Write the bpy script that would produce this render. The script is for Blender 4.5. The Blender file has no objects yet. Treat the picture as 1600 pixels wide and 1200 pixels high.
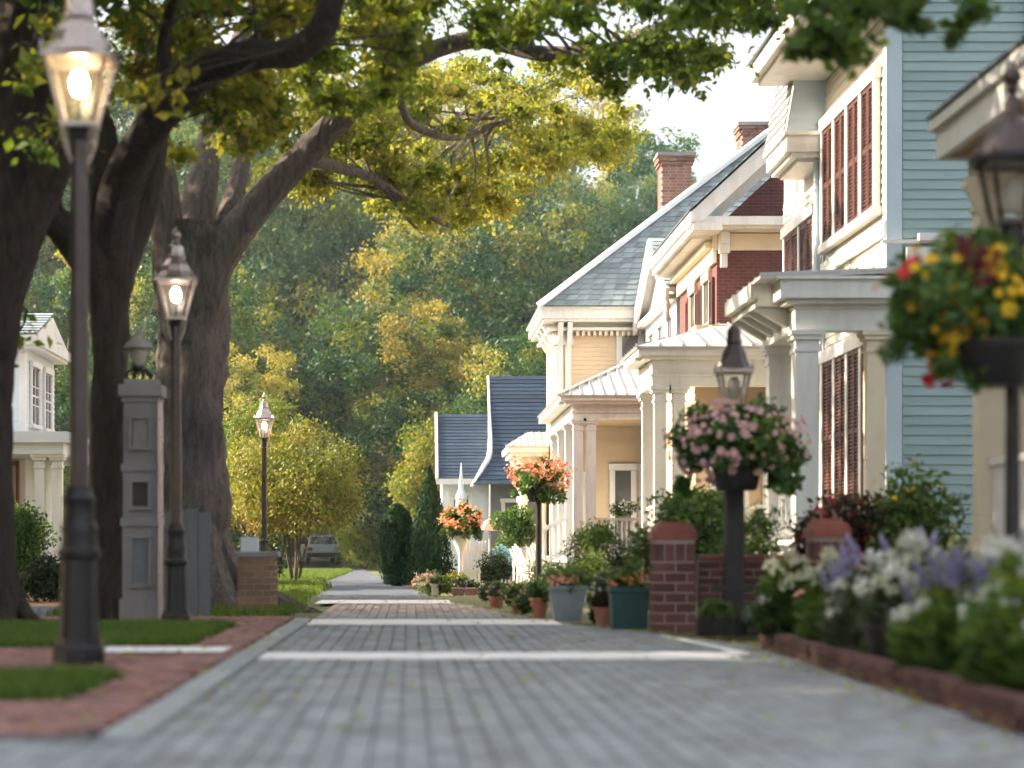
import bpy, bmesh, math, random
import numpy as np
from mathutils import Vector, Matrix
R = math.radians
random.seed(7)
sc = bpy.context.scene
col = sc.collection

# ---------------------------------------------------------------- camera
CH, FPX = 0.8, 3200.0                      # eye height (m), focal length in px of a 1600 px wide frame
cam = bpy.data.cameras.new('camera'); camo = bpy.data.objects.new('camera', cam); col.objects.link(camo)
camo.location = (0, 0, CH); camo.rotation_euler = (R(90), 0, 0)
cam.sensor_width = 36; cam.lens = 72
cam.shift_x = 0.1; cam.shift_y = 0.1625
cam.clip_start = 0.1; cam.clip_end = 3000
cam.dof.use_dof = True; cam.dof.focus_distance = 46; cam.dof.aperture_fstop = 1.15
sc.camera = camo
# ---------------------------------------------------------------- sky, sun, exposure
SUN_EL, SUN_AZ = 28.0, 81.0                # azimuth measured from +Y (down the street) towards -X (left)
sunv = Vector((-math.sin(R(SUN_AZ)) * math.cos(R(SUN_EL)), math.cos(R(SUN_AZ)) * math.cos(R(SUN_EL)), math.sin(R(SUN_EL))))
w = bpy.data.worlds.new('World'); sc.world = w; w.use_nodes = True
wn = w.node_tree.nodes; wl = w.node_tree.links
sky = wn.new('ShaderNodeTexSky'); sky.sky_type = 'NISHITA'; sky.sun_disc = False
sky.sun_elevation = R(SUN_EL); sky.sun_rotation = R(-SUN_AZ)
sky.air_density = 1.0; sky.dust_density = 5.0; sky.ozone_density = 1.0
veil = wn.new('ShaderNodeMix'); veil.data_type = 'RGBA'; veil.inputs[0].default_value = .62     # thin bright evening cloud veil over the whole sky
veil.inputs[7].default_value = (2.6, 2.5, 2.44, 1); wl.new(sky.outputs[0], veil.inputs[6])
wl.new(veil.outputs[2], wn['Background'].inputs[0]); wn['Background'].inputs[1].default_value = 0.15
sl = bpy.data.lights.new('sun', 'SUN'); so = bpy.data.objects.new('sun', sl); col.objects.link(so)
sl.energy = 4.1; sl.angle = R(0.6); sl.color = (1.0, 0.83, 0.62)
so.rotation_euler = (-sunv).to_track_quat('-Z', 'Y').to_euler(); so.location = sunv * 60
vs = sc.view_settings
vs.view_transform = 'Standard'; vs.look = 'None'; vs.gamma = 1.0; vs.use_curve_mapping = False; vs.exposure = 1.98
cy = sc.cycles
cy.use_denoising = True; cy.use_adaptive_sampling = True; cy.adaptive_threshold = .035; cy.adaptive_min_samples = 16
cy.max_bounces = 5; cy.diffuse_bounces = 2; cy.glossy_bounces = 2
cy.transmission_bounces = 4; cy.transparent_max_bounces = 10; cy.volume_bounces = 0
cy.caustics_reflective = False; cy.caustics_refractive = False
cy.sample_clamp_indirect = 6.0

def at(px, py, D):                          # a point of the photograph at distance D
    return Vector(((px - 640) * D / FPX, D, CH + (860 - py) * D / FPX))

# ================================================================ materials
MATS = {}
def nodes_of(name):
    m = bpy.data.materials.new(name); m.use_nodes = True
    return m, m.node_tree.nodes, m.node_tree.links
def rnd_value(n, l):                        # per piece: object random + per-face attribute, wrapped to 0..1
    oi = n.new('ShaderNodeObjectInfo'); a = n.new('ShaderNodeAttribute'); a.attribute_name = 'rnd'
    s = n.new('ShaderNodeMath'); s.operation = 'ADD'; l.new(oi.outputs['Random'], s.inputs[0]); l.new(a.outputs['Fac'], s.inputs[1])
    f = n.new('ShaderNodeMath'); f.operation = 'FRACT'; l.new(s.outputs[0], f.inputs[0])
    return f.outputs[0]
def ramp(n, l, fac, stops):
    r = n.new('ShaderNodeValToRGB'); e = r.color_ramp.elements
    while len(e) < len(stops): e.new(0.5)
    for i, (p, c) in enumerate(stops): e[i].position = p; e[i].color = (*c, 1)
    l.new(fac, r.inputs[0]); return r.outputs[0]
def coords(n, l, scale=(1, 1, 1), world=True):
    mp = n.new('ShaderNodeMapping'); mp.inputs['Scale'].default_value = scale
    if world:
        g = n.new('ShaderNodeNewGeometry'); l.new(g.outputs['Position'], mp.inputs[0])
    else:
        t = n.new('ShaderNodeTexCoord'); l.new(t.outputs['Object'], mp.inputs[0])
    return mp.outputs[0]
def noise(n, l, vec, scale, detail=5, rough=.6):
    t = n.new('ShaderNodeTexNoise'); t.inputs['Scale'].default_value = scale
    t.inputs['Detail'].default_value = detail; t.inputs['Roughness'].default_value = rough
    l.new(vec, t.inputs['Vector']); return t.outputs['Fac']
def mixc(n, l, fac, a, b, mode='MIX'):
    m = n.new('ShaderNodeMix'); m.data_type = 'RGBA'; m.blend_type = mode
    if isinstance(fac, (int, float)): m.inputs[0].default_value = fac
    else: l.new(fac, m.inputs[0])
    for i, c in ((6, a), (7, b)):
        if isinstance(c, tuple): m.inputs[i].default_value = (*c, 1)
        else: l.new(c, m.inputs[i])
    return m.outputs[2]
def mat(name, c1, c2=None, scale=3.0, rough=.6, bump=.0, bscale=40, metal=0, piece=0.0, stretch=(1, 1, 1), dirt=None, dirt_amt=.5, spec=.4):
    """painted or natural surface: two tones by noise, optional per-piece tone, worn patches and fine relief"""
    m, n, l = nodes_of(name); b = n['Principled BSDF']
    v = coords(n, l, stretch)
    c2 = c2 or tuple(x * .8 for x in c1)
    base = ramp(n, l, noise(n, l, v, scale), [(.3, c1), (.7, c2)])
    if piece:
        pr = ramp(n, l, rnd_value(n, l), [(0, (1 - piece,) * 3), (1, (1 + piece * .6,) * 3)])
        base = mixc(n, l, 1.0, base, pr, 'MULTIPLY')
    if dirt:
        d = ramp(n, l, noise(n, l, v, scale * .35, 8, .7), [(.48, (0, 0, 0)), (.72, (dirt_amt,) * 3)])
        base = mixc(n, l, d, base, dirt)
    l.new(base, b.inputs['Base Color'])
    rr = n.new('ShaderNodeMapRange'); rr.inputs[3].default_value = max(.05, rough - .12); rr.inputs[4].default_value = min(1, rough + .12)
    l.new(noise(n, l, v, scale * 2.3), rr.inputs[0]); l.new(rr.outputs[0], b.inputs['Roughness'])
    b.inputs['Metallic'].default_value = metal; b.inputs['Specular IOR Level'].default_value = spec
    if bump:
        bp = n.new('ShaderNodeBump'); bp.inputs['Strength'].default_value = bump; bp.inputs['Distance'].default_value = .02
        l.new(noise(n, l, v, bscale, 6), bp.inputs['Height']); l.new(bp.outputs[0], b.inputs['Normal'])
    MATS[name] = m; return m
def leaf_mat(name, stops, trans=.42, tcol=(1.25, 1.1, .5), objvar=.25):
    m, n, l = nodes_of(name); n.remove(n['Principled BSDF'])
    a = n.new('ShaderNodeAttribute'); a.attribute_name = 'rnd'
    c = ramp(n, l, a.outputs['Fac'], stops)
    oi = n.new('ShaderNodeObjectInfo')
    hv = n.new('ShaderNodeHueSaturation')
    mr = n.new('ShaderNodeMapRange'); mr.inputs[3].default_value = 1 - objvar; mr.inputs[4].default_value = 1 + objvar; l.new(oi.outputs['Random'], mr.inputs[0])
    mh = n.new('ShaderNodeMapRange'); mh.inputs[3].default_value = .5 - objvar * .06; mh.inputs[4].default_value = .5 + objvar * .06; l.new(oi.outputs['Random'], mh.inputs[0])
    l.new(mr.outputs[0], hv.inputs['Value']); l.new(mh.outputs[0], hv.inputs['Hue']); l.new(c, hv.inputs['Color'])
    p = n.new('ShaderNodeBsdfPrincipled'); p.inputs['Roughness'].default_value = .5; p.inputs['Specular IOR Level'].default_value = .3
    l.new(hv.outputs[0], p.inputs['Base Color'])
    t = n.new('ShaderNodeBsdfTranslucent'); l.new(mixc(n, l, 1.0, hv.outputs[0], tcol, 'MULTIPLY'), t.inputs[0])
    mx = n.new('ShaderNodeMixShader'); mx.inputs[0].default_value = trans
    l.new(p.outputs[0], mx.inputs[1]); l.new(t.outputs[0], mx.inputs[2]); l.new(mx.outputs[0], n['Material Output'].inputs[0])
    MATS[name] = m; return m
def glass_mat(name, tint=(1, 1, 1), fac=.03):
    m, n, l = nodes_of(name); n.remove(n['Principled BSDF'])
    tr = n.new('ShaderNodeBsdfTransparent'); tr.inputs[0].default_value = (*tint, 1)
    g = n.new('ShaderNodeBsdfGlossy'); g.inputs['Roughness'].default_value = .35
    d = n.new('ShaderNodeBsdfTranslucent'); d.inputs[0].default_value = (.8, .7, .58, 1)
    m1 = n.new('ShaderNodeMixShader'); m1.inputs[0].default_value = fac; l.new(tr.outputs[0], m1.inputs[1]); l.new(g.outputs[0], m1.inputs[2])
    m2 = n.new('ShaderNodeMixShader'); m2.inputs[0].default_value = .05; l.new(m1.outputs[0], m2.inputs[1]); l.new(d.outputs[0], m2.inputs[2])
    l.new(m2.outputs[0], n['Material Output'].inputs[0]); MATS[name] = m; return m
def emit_mat(name, c, s):
    m, n, l = nodes_of(name); b = n['Principled BSDF']
    b.inputs['Base Color'].default_value = (*c, 1); b.inputs['Emission Color'].default_value = (*c, 1); b.inputs['Emission Strength'].default_value = s
    MATS[name] = m; return m
def brick_mat(name, c1, c2, mortar, u='Y', bw=.215, bh=.072):
    m, n, l = nodes_of(name); b = n['Principled BSDF']
    g = n.new('ShaderNodeNewGeometry'); s = n.new('ShaderNodeSeparateXYZ'); l.new(g.outputs['Position'], s.inputs[0])
    ad = n.new('ShaderNodeMath'); l.new(s.outputs['X'], ad.inputs[0]); l.new(s.outputs['Y'], ad.inputs[1])
    cb = n.new('ShaderNodeCombineXYZ'); l.new(ad.outputs[0], cb.inputs[0]); l.new(s.outputs['Z'], cb.inputs[1])
    t = n.new('ShaderNodeTexBrick'); l.new(cb.outputs[0], t.inputs['Vector'])
    t.inputs['Scale'].default_value = 1; t.inputs['Brick Width'].default_value = bw; t.inputs['Row Height'].default_value = bh
    t.inputs['Mortar Size'].default_value = .006; t.inputs['Color1'].default_value = (*c1, 1); t.inputs['Color2'].default_value = (*c2, 1); t.inputs['Mortar'].default_value = (*mortar, 1)
    nz = ramp(n, l, noise(n, l, g.outputs['Position'], 1.3, 6), [(.3, (.75,) * 3), (.7, (1.15,) * 3)])
    l.new(mixc(n, l, 1.0, t.outputs['Color'], nz, 'MULTIPLY'), b.inputs['Base Color']); b.inputs['Roughness'].default_value = .85
    bp = n.new('ShaderNodeBump'); bp.inputs['Strength'].default_value = .5; bp.inputs['Distance'].default_value = .01; bp.invert = True
    l.new(t.outputs['Fac'], bp.inputs['Height']); l.new(bp.outputs[0], b.inputs['Normal'])
    MATS[name] = m; return m
def bark_mat(name, c1, c2):
    m, n, l = nodes_of(name); b = n['Principled BSDF']
    v = coords(n, l, (9, 9, 1.6)); f = noise(n, l, v, 1.9, 9, .72)
    l.new(ramp(n, l, f, [(.32, c1), (.62, c2)]), b.inputs['Base Color']); b.inputs['Roughness'].default_value = .9
    bp = n.new('ShaderNodeBump'); bp.inputs['Strength'].default_value = 1.0; bp.inputs['Distance'].default_value = .11
    l.new(f, bp.inputs['Height']); l.new(bp.outputs[0], b.inputs['Normal']); MATS[name] = m; return m

G = {}
mat('ground', (.07, .10, .03), (.13, .12, .05), .8, .95, .5, 12, dirt=(.16, .11, .06), dirt_amt=.6)
mat('soil', (.06, .04, .028), (.10, .065, .04), 6, .95, .7, 30)
mat('mulch', (.20, .10, .05), (.28, .15, .08), 8, .95, .6, 30)
mat('asphalt', (.085, .10, .125), (.13, .145, .17), 2.5, .9, .3, 120, spec=.1)
mat('mortar', (.17, .175, .17), (.23, .225, .215), 6, .95, .3, 80)
mat('paver', (.24, .258, .26), (.338, .357, .357), 5, .8, .35, 60, piece=.20, spec=.12, dirt=(.15, .13, .12), dirt_amt=.75)
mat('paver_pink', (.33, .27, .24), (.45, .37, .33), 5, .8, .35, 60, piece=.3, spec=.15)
mat('walk_brick', (.235, .115, .098), (.32, .175, .15), 5, .85, .35, 70, piece=.35, spec=.12, dirt=(.36, .27, .24), dirt_amt=.6)
mat('kerb', (.27, .29, .29), (.33, .355, .35), 4, .75, .3, 60, piece=.12, dirt=(.25, .24, .22))
mat('white_sun_strip', (.86, .85, .83), (.80, .79, .77), 7, .6, .2, 60, dirt=(.6, .58, .55), dirt_amt=.25)  # this and the pink one: sunlight on the paving put into the colour
mat('pink_sun_strip', (.80, .75, .71), (.68, .62, .58), 7, .6, .2, 60, dirt=(.5, .45, .4), dirt_amt=.35)
mat('white', (.78, .765, .74), (.70, .69, .67), 2.5, .5, .05, 60, dirt=(.46, .43, .38), dirt_amt=.5, stretch=(3, 3, .7))
mat('cream', (.76, .66, .50), (.70, .60, .45), 2.5, .5, .05, 60, dirt=(.5, .43, .33), dirt_amt=.35)
mat('yellow', (.75, .575, .39), (.70, .53, .355), 2.0, .6, .05, 60, dirt=(.55, .42, .28), dirt_amt=.35)
mat('teal', (.31, .41, .425), (.275, .375, .39), 1.5, .55, .06, 80, piece=.10, dirt=(.17, .28, .31), dirt_amt=.35, stretch=(.6, .6, 4))
mat('pale_blue', (.50, .60, .68), (.45, .55, .63), 1.5, .5, .05, 80)
mat('front_board', (.74, .70, .62), (.68, .64, .57), 1.5, .55, .06, 80, piece=.08, stretch=(.6, .6, 4), dirt=(.5, .46, .4), dirt_amt=.35)
mat('blue_white', (.70, .75, .78), (.62, .67, .71), 2.0, .55, .05, 80, dirt=(.5, .54, .57), dirt_amt=.3)
mat('shutter', (.098, .037, .030), (.078, .030, .025), 3, .5, .1, 60, piece=.15)
mat('slate', (.20, .245, .26), (.28, .33, .345), 4, .6, .3, 30, piece=.28)
mat('dark_slate', (.018, .038, .072), (.032, .056, .095), 3, .55, .25, 30, piece=.25)
mat('metal_roof', (.55, .55, .55), (.48, .47, .46), 2, .38, .05, 60, metal=.35, dirt=(.38, .33, .28), dirt_amt=.4)
mat('teal_roof', (.10, .22, .24), (.13, .26, .28), 2, .5, .05, 60)
mat('grey_roof', (.36, .355, .345), (.29, .285, .28), 2, .7, .2, 40, stretch=(1, 5, 1))
mat('iron', (.018, .017, .018), (.032, .028, .028), 6, .42, .12, 50, metal=.3)
mat('bronze', (.055, .043, .040), (.085, .066, .060), 6, .36, .12, 50, metal=.55)
mat('copper', (.46, .38, .34), (.36, .30, .27), 6, .3, .1, 50, metal=.75)
mat('wood_dark', (.035, .032, .036), (.06, .054, .056), 5, .65, .4, 40, stretch=(6, 6, .7))
mat('stone_grey', (.22, .205, .205), (.29, .27, .265), 3, .85, .35, 40, dirt=(.13, .13, .13))
mat('plank_grey', (.155, .165, .18), (.19, .20, .21), 3, .8, .3, 40, piece=.18, stretch=(5, 5, .6))
mat('brick_piece', (.125, .050, .044), (.17, .066, .056), 7, .8, .45, 60, piece=.35, dirt=(.30, .19, .16), dirt_amt=.4)
mat('edge_brick', (.105, .048, .041), (.145, .066, .055), 7, .85, .45, 60, piece=.35, dirt=(.12, .08, .06), dirt_amt=.5)
mat('brick_cap', (.27, .080, .062), (.33, .105, .08), 6, .6, .3, 60, piece=.15)
mat('brick_tan', (.26, .16, .09), (.32, .20, .12), 7, .85, .45, 60, piece=.3)
mat('brick_chimney', (.20, .105, .08), (.28, .16, .125), 7, .85, .4, 40, piece=.35)
mat('joint', (.52, .44, .41), (.44, .37, .35), 6, .95, .3, 60)
mat('terracotta', (.42, .16, .09), (.36, .13, .075), 5, .75, .2, 50, dirt=(.45, .33, .28))
mat('pot_grey', (.20, .24, .27), (.24, .28, .31), 4, .55, .15, 50)
mat('pot_green', (.012, .06, .055), (.018, .075, .065), 4, .4, .1, 50)
mat('pot_black', (.010, .009, .010), (.017, .015, .016), 6, .45, .2, 50)
mat('dark_inside', (.05, .042, .038), (.075, .062, .055), 3, .9)
mat('window_glass', (.05, .055, .06), (.085, .085, .085), .9, .08, spec=.6)
mat('curtain', (.42, .38, .32), (.30, .27, .22), 5, .9, stretch=(8, 8, .5))
mat('door_wood', (.24, .10, .055), (.18, .07, .04), 4, .5, .15, 40, stretch=(5, 5, .6))
mat('tan_soffit', (.55, .38, .22), (.48, .32, .18), 3, .6)
mat('car_paint', (.62, .65, .64), (.58, .61, .60), 1, .25, spec=.6)
mat('car_trim', (.02, .02, .022), (.03, .03, .03), 3, .5)
mat('tail_light', (.35, .02, .02), (.30, .02, .02), 3, .2)
mat('chair_blue', (.22, .48, .58), (.26, .52, .62), 3, .5)
mat('chair_white', (.72, .76, .78), (.66, .70, .72), 3, .5)
mat('cloth_pink', (.75, .32, .26), (.68, .28, .23), 3, .8)
brick_mat('brick_wall', (.108, .036, .035), (.142, .047, .043), (.17, .10, .095))
glass_mat('lamp_glass')
emit_mat('bulb', (1.0, .78, .45), 26)
emit_mat('bulb_white', (1.0, .86, .72), 14)
bark_mat('bark_dark', (.024, .018, .015), (.085, .060, .047))
bark_mat('bark_grey', (.075, .062, .057), (.25, .205, .185))
bark_mat('twig', (.09, .07, .05), (.15, .12, .09))
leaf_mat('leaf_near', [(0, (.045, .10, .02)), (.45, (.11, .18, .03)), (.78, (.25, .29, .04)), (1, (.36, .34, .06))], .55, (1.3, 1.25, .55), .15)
leaf_mat('leaf_gold', [(0, (.09, .16, .03)), (.4, (.20, .26, .045)), (.75, (.33, .34, .07)), (1, (.40, .35, .10))], .55, (1.3, 1.25, .6), .12)
leaf_mat('leaf_hill', [(0, (.018, .068, .048)), (.42, (.046, .115, .048)), (.70, (.17, .22, .045)), (1, (.38, .34, .08))], .42, (1.35, 1.2, .5), objvar=.28)
leaf_mat('leaf_myrtle', [(0, (.08, .14, .03)), (.4, (.17, .22, .045)), (.88, (.30, .30, .06)), (1, (.36, .24, .09))], objvar=.12)
leaf_mat('leaf_cypress', [(0, (.012, .045, .018)), (.6, (.025, .075, .025)), (1, (.05, .11, .03))], trans=.2)
leaf_mat('leaf_box', [(0, (.015, .035, .015)), (.6, (.03, .06, .02)), (1, (.055, .09, .03))], trans=.2)
leaf_mat('leaf_bush', [(0, (.04, .095, .025)), (.5, (.085, .17, .04)), (1, (.20, .28, .07))])
leaf_mat('leaf_grey', [(0, (.08, .13, .07)), (.5, (.15, .21, .13)), (1, (.26, .32, .22))])
leaf_mat('leaf_lime', [(0, (.07, .14, .04)), (.5, (.12, .21, .055)), (1, (.25, .32, .10))])
leaf_mat('leaf_maroon', [(0, (.03, .03, .018)), (.5, (.06, .05, .025)), (1, (.10, .05, .03))])
leaf_mat('grass', [(0, (.05, .11, .02)), (.5, (.10, .17, .03)), (1, (.20, .22, .05))], tcol=(1.1, 1.15, .5))
def flower(name, c1, c2, trans=.3): leaf_mat(name, [(0, c1), (1, c2)], trans, (1, .95, .9), .18)
flower('petal_yellow', (.72, .44, .015), (.85, .55, .03)); flower('petal_pink', (.76, .44, .43), (.85, .60, .57))
flower('petal_red', (.70, .03, .035), (.85, .07, .06)); flower('petal_orange', (.75, .26, .10), (.85, .42, .22))
flower('petal_white', (.72, .74, .66), (.82, .82, .76)); flower('petal_purple', (.30, .28, .48), (.42, .40, .60))
flower('petal_maroon', (.20, .015, .06), (.30, .03, .09)); flower('petal_cream', (.60, .64, .46), (.72, .74, .58))
flower('petal_rose', (.70, .36, .40), (.80, .55, .55)); flower('petal_salmon', (.72, .33, .24), (.80, .45, .33))
M = MATS

# ================================================================ mesh helpers
WL = {}                                     # world offset that a child must undo
def link(o): col.objects.link(o); return o
def place(o, parent, loc):
    if parent is not None:
        o.parent = parent; o.location = Vector(loc) - WL.get(parent.name, Vector((0, 0, 0)))
    else: o.location = loc
    WL[o.name] = Vector(loc)
    return o
def tag(o, label=None, cat=None, group=None, kind=None):
    if label: o['label'] = label
    if cat: o['category'] = cat
    if group: o['group'] = group
    if kind: o['kind'] = kind
    return o
def thing(name, label, cat, loc=(0, 0, 0), group=None):
    o = link(bpy.data.objects.new(name, None)); o.empty_display_size = .2
    place(o, None, Vector(loc)); return tag(o, label, cat, group)
def use(name, mesh, parent, loc):           # another object on shared mesh data
    return place(link(bpy.data.objects.new(name, mesh)), parent, loc)
class MB:
    def __init__(s): s.v = []; s.f = []; s.r = []
    def add(s, vs, fs, rnd=0.0):
        k = len(s.v); s.v += [tuple(p) for p in vs]; s.f += [tuple(i + k for i in f) for f in fs]; s.r += [rnd] * len(fs); return s
    def box(s, x0, x1, y0, y1, z0, z1, rnd=0.0, ch=0.0):
        if ch:
            return s.cbox(x0, x1, y0, y1, z0, z1, ch, rnd)
        v = [(x, y, z) for z in (z0, z1) for y in (y0, y1) for x in (x0, x1)]
        return s.add(v, [(0, 2, 3, 1), (4, 5, 7, 6), (0, 1, 5, 4), (2, 6, 7, 3), (0, 4, 6, 2), (1, 3, 7, 5)], rnd)
    def cbox(s, x0, x1, y0, y1, z0, z1, c, rnd=0.0):      # box with a chamfered top
        v = [(x0, y0, z0), (x1, y0, z0), (x1, y1, z0), (x0, y1, z0), (x0, y0, z1 - c), (x1, y0, z1 - c), (x1, y1, z1 - c), (x0, y1, z1 - c),
             (x0 + c, y0 + c, z1), (x1 - c, y0 + c, z1), (x1 - c, y1 - c, z1), (x0 + c, y1 - c, z1)]
        f = [(3, 2, 1, 0), (8, 9, 10, 11)]
        for i in range(4):
            j = (i + 1) % 4; f += [(i, j, j + 4, i + 4), (i + 4, j + 4, j + 8, i + 8)]
        return s.add(v, f, rnd)
    def fbox(s, fr, a0, a1, b0, b1, c0, c1, rnd=0.0):     # box in a wall frame: a along, b up, c outwards
        o, u, n = fr; z = Vector((0, 0, 1))
        v = [o + u * a + z * b + n * c for c in (c0, c1) for b in (b0, b1) for a in (a0, a1)]
        return s.add(v, [(0, 2, 3, 1), (4, 5, 7, 6), (0, 1, 5, 4), (2, 6, 7, 3), (0, 4, 6, 2), (1, 3, 7, 5)], rnd)
    def beam(s, p, q, wx, wz, up=Vector((0, 0, 1)), rnd=0.0):
        p, q = Vector(p), Vector(q); d = (q - p).normalized(); a = d.cross(up)
        if a.length < 1e-4: a = Vector((1, 0, 0))
        a.normalize(); b = a.cross(d).normalized()
        v = [e + a * i * wx / 2 + b * j * wz / 2 for e in (p, q) for j in (-1, 1) for i in (-1, 1)]
        return s.add(v, [(0, 2, 3, 1), (4, 5, 7, 6), (0, 1, 5, 4), (2, 6, 7, 3), (0, 4, 6, 2), (1, 3, 7, 5)], rnd)
    def lathe(s, prof, c=(0, 0, 0), n=16, flute=0.0, sq=None, rnd=0.0):
        cx, cy_, cz = c; vs = []
        for (r, z) in prof:
            for i in range(n):
                a = 2 * math.pi * (i + .5) / n; rr = r * (1 - flute * (i % 2))
                vs.append((cx + rr * math.cos(a), cy_ + rr * math.sin(a), cz + z))
        fs = []
        for k in range(len(prof) - 1):
            for i in range(n):
                j = (i + 1) % n; fs.append((k * n + i, k * n + j, (k + 1) * n + j, (k + 1) * n + i))
        fs.append(tuple(reversed(range(n)))); fs.append(tuple(range((len(prof) - 1) * n, len(prof) * n)))
        return s.add(vs, fs, rnd)
    def tube(s, pts, rad, n=12, wob=0.0, seed=0, sub=6):
        rg = random.Random(seed); P = [Vector(p) for p in pts]
        Q = []; RR = []
        for i in range(len(P) - 1):
            p0, p1, p2, p3 = P[max(i - 1, 0)], P[i], P[i + 1], P[min(i + 2, len(P) - 1)]
            for k in range(sub):
                t = k / sub
                Q.append(.5 * ((2 * p1) + (p2 - p0) * t + (2 * p0 - 5 * p1 + 4 * p2 - p3) * t * t + (3 * p1 - p0 - 3 * p2 + p3) * t ** 3))
                RR.append(rad[i] * (1 - t) + rad[i + 1] * t)
        Q.append(P[-1]); RR.append(rad[-1])
        ph = [rg.uniform(0, 6.28) for _ in range(6)]
        vs = []; a = None
        for k, q in enumerate(Q):
            d = (Q[min(k + 1, len(Q) - 1)] - Q[max(k - 1, 0)]).normalized()
            if a is None: a = d.orthogonal().normalized()
            a = (a - d * a.dot(d)).normalized(); b = d.cross(a)
            for i in range(n):
                th = 2 * math.pi * i / n
                r = RR[k] * (1 + wob * (.5 * math.sin(3 * th + ph[0] + k * .25) + .35 * math.sin(5 * th + ph[1] - k * .4) + .3 * math.sin(2 * th + ph[2] + k * .7) + rg.uniform(-.35, .35)))
                vs.append(q + a * math.cos(th) * r + b * math.sin(th) * r)
        fs = []
        for k in range(len(Q) - 1):
            for i in range(n):
                j = (i + 1) % n; fs.append((k * n + i, k * n + j, (k + 1) * n + j, (k + 1) * n + i))
        fs.append(tuple(reversed(range(n)))); fs.append(tuple(range((len(Q) - 1) * n, len(Q) * n)))
        return s.add(vs, fs)
    def mesh(s, name, m, smooth=False, fix=True):
        me = bpy.data.meshes.new(name); me.from_pydata(s.v, [], s.f)
        if fix:
            bm = bmesh.new(); bm.from_mesh(me); bmesh.ops.recalc_face_normals(bm, faces=bm.faces); bm.to_mesh(me); bm.free()
        me.materials.append(m)
        if any(s.r):
            at_ = me.attributes.new('rnd', 'FLOAT', 'FACE'); at_.data.foreach_set('value', s.r)
        if smooth:
            me.polygons.foreach_set('use_smooth', [True] * len(me.polygons))
            try: me.set_sharp_from_angle(angle=R(40))
            except Exception: pass
        me.update(); return me
    def build(s, name, m, parent=None, smooth=False, kind=None, loc=(0, 0, 0)):
        o = use(name, s.mesh(name, m, smooth), parent, Vector(loc))
        if kind: o['kind'] = kind
        return o
def struct(name, mb, m, label=None):
    o = mb.build(name, m, None); o['kind'] = 'structure'
    if label: o['label'] = label
    return o
def copy_tree(o, parent=None):
    c = link(o.copy())
    if parent is not None: c.parent = parent
    WL[c.name] = WL.get(o.name, Vector((0, 0, 0)))
    for ch in list(o.children): copy_tree(ch, c)
    return c

# ---- foliage with numpy
LEAF_Q = (np.array([[-.5, 0, 0], [0, -.28, .05], [.5, 0, 0], [0, .28, .05]]), [(0, 1, 2, 3)])
LEAF_F = (np.array([[-.5, 0, 0], [-.1, -.30, .08], [.5, 0, -.06], [-.1, .30, .08], [-.1, 0, -.02]]), [(0, 1, 4), (1, 2, 4), (0, 4, 3), (4, 2, 3)])
LEAF_L = (np.array([[-.5, 0, 0], [0, -.13, .05], [.5, 0, -.12], [0, .13, .05]]), [(0, 1, 2, 3)])
def unit(rg, n):
    d = rg.normal(size=(n, 3)); return d / np.linalg.norm(d, axis=1)[:, None]
def scatter_mesh(name, P, X, Nn, size, rnd, m, shape=LEAF_Q):
    """one little shape per point: P centres, X long axes, Nn normals"""
    sv, sf = shape; n = len(P)
    X = X / np.linalg.norm(X, axis=1)[:, None]
    Y = np.cross(Nn, X); Y /= np.linalg.norm(Y, axis=1)[:, None] + 1e-9; Z = np.cross(X, Y)
    size = np.broadcast_to(size, (n,))
    V = P[:, None, :] + size[:, None, None] * (sv[None, :, 0, None] * X[:, None, :] + sv[None, :, 1, None] * Y[:, None, :] + sv[None, :, 2, None] * Z[:, None, :])
    k = len(sv); V = V.reshape(-1, 3)
    ls = [len(f) for f in sf]; flat = np.array([i for f in sf for i in f])
    loops = (flat[None, :] + (np.arange(n) * k)[:, None]).reshape(-1)
    tot = np.tile(ls, n); start = np.concatenate([[0], np.cumsum(tot)[:-1]])
    me = bpy.data.meshes.new(name)
    me.vertices.add(len(V)); me.vertices.foreach_set('co', V.astype(np.float32).ravel())
    me.loops.add(len(loops)); me.loops.foreach_set('vertex_index', loops.astype(np.int32))
    me.polygons.add(len(tot)); me.polygons.foreach_set('loop_start', start.astype(np.int32)); me.polygons.foreach_set('loop_total', tot.astype(np.int32))
    a = me.attributes.new('rnd', 'FLOAT', 'FACE'); a.data.foreach_set('value', np.repeat(rnd, len(sf)).astype(np.float32))
    me.materials.append(m); me.update(calc_edges=True); return me
def clump_points(clumps, per, rg, shell=.5, droop=.0, ellips=(1, 1, .8), soft=False, tn=.17):
    """leaf centres around clump spheres (x, y, z, r, tone)"""
    C = np.array(clumps, float); n = np.maximum((per * (C[:, 3] / C[:, 3].mean()) ** 2).astype(int), 6)
    idx = np.repeat(np.arange(len(C)), n); N = len(idx)
    d = unit(rg, N); r = C[idx, 3] * (shell + (1 - shell) * rg.random(N) ** .6) * (1 + .18 * rg.normal(size=N))
    if soft: r = C[idx, 3] * np.abs(rg.normal(size=N)) * .72                       # loose spray that thins out towards its rim
    P = C[idx, :3] + d * r[:, None] * np.array(ellips)
    nn = d * .7 + unit(rg, N) * .8 + np.array([0, 0, .35])
    x = unit(rg, N) + d * .5 + np.array([0, 0, -.35 - droop])
    tone = np.clip(C[idx, 4] + rg.normal(size=N) * tn, 0, 1)
    return P, x, nn, tone
def foliage(name, clumps, per, size, m, seed=1, shape=LEAF_Q, **kw):
    rg = np.random.default_rng(seed); P, x, nn, t = clump_points(clumps, per, rg, **kw)
    s = size * (.5 + .9 * rg.random(len(P)) ** 1.3)
    return scatter_mesh(name, P, x, nn, s, t, m, shape)
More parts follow.
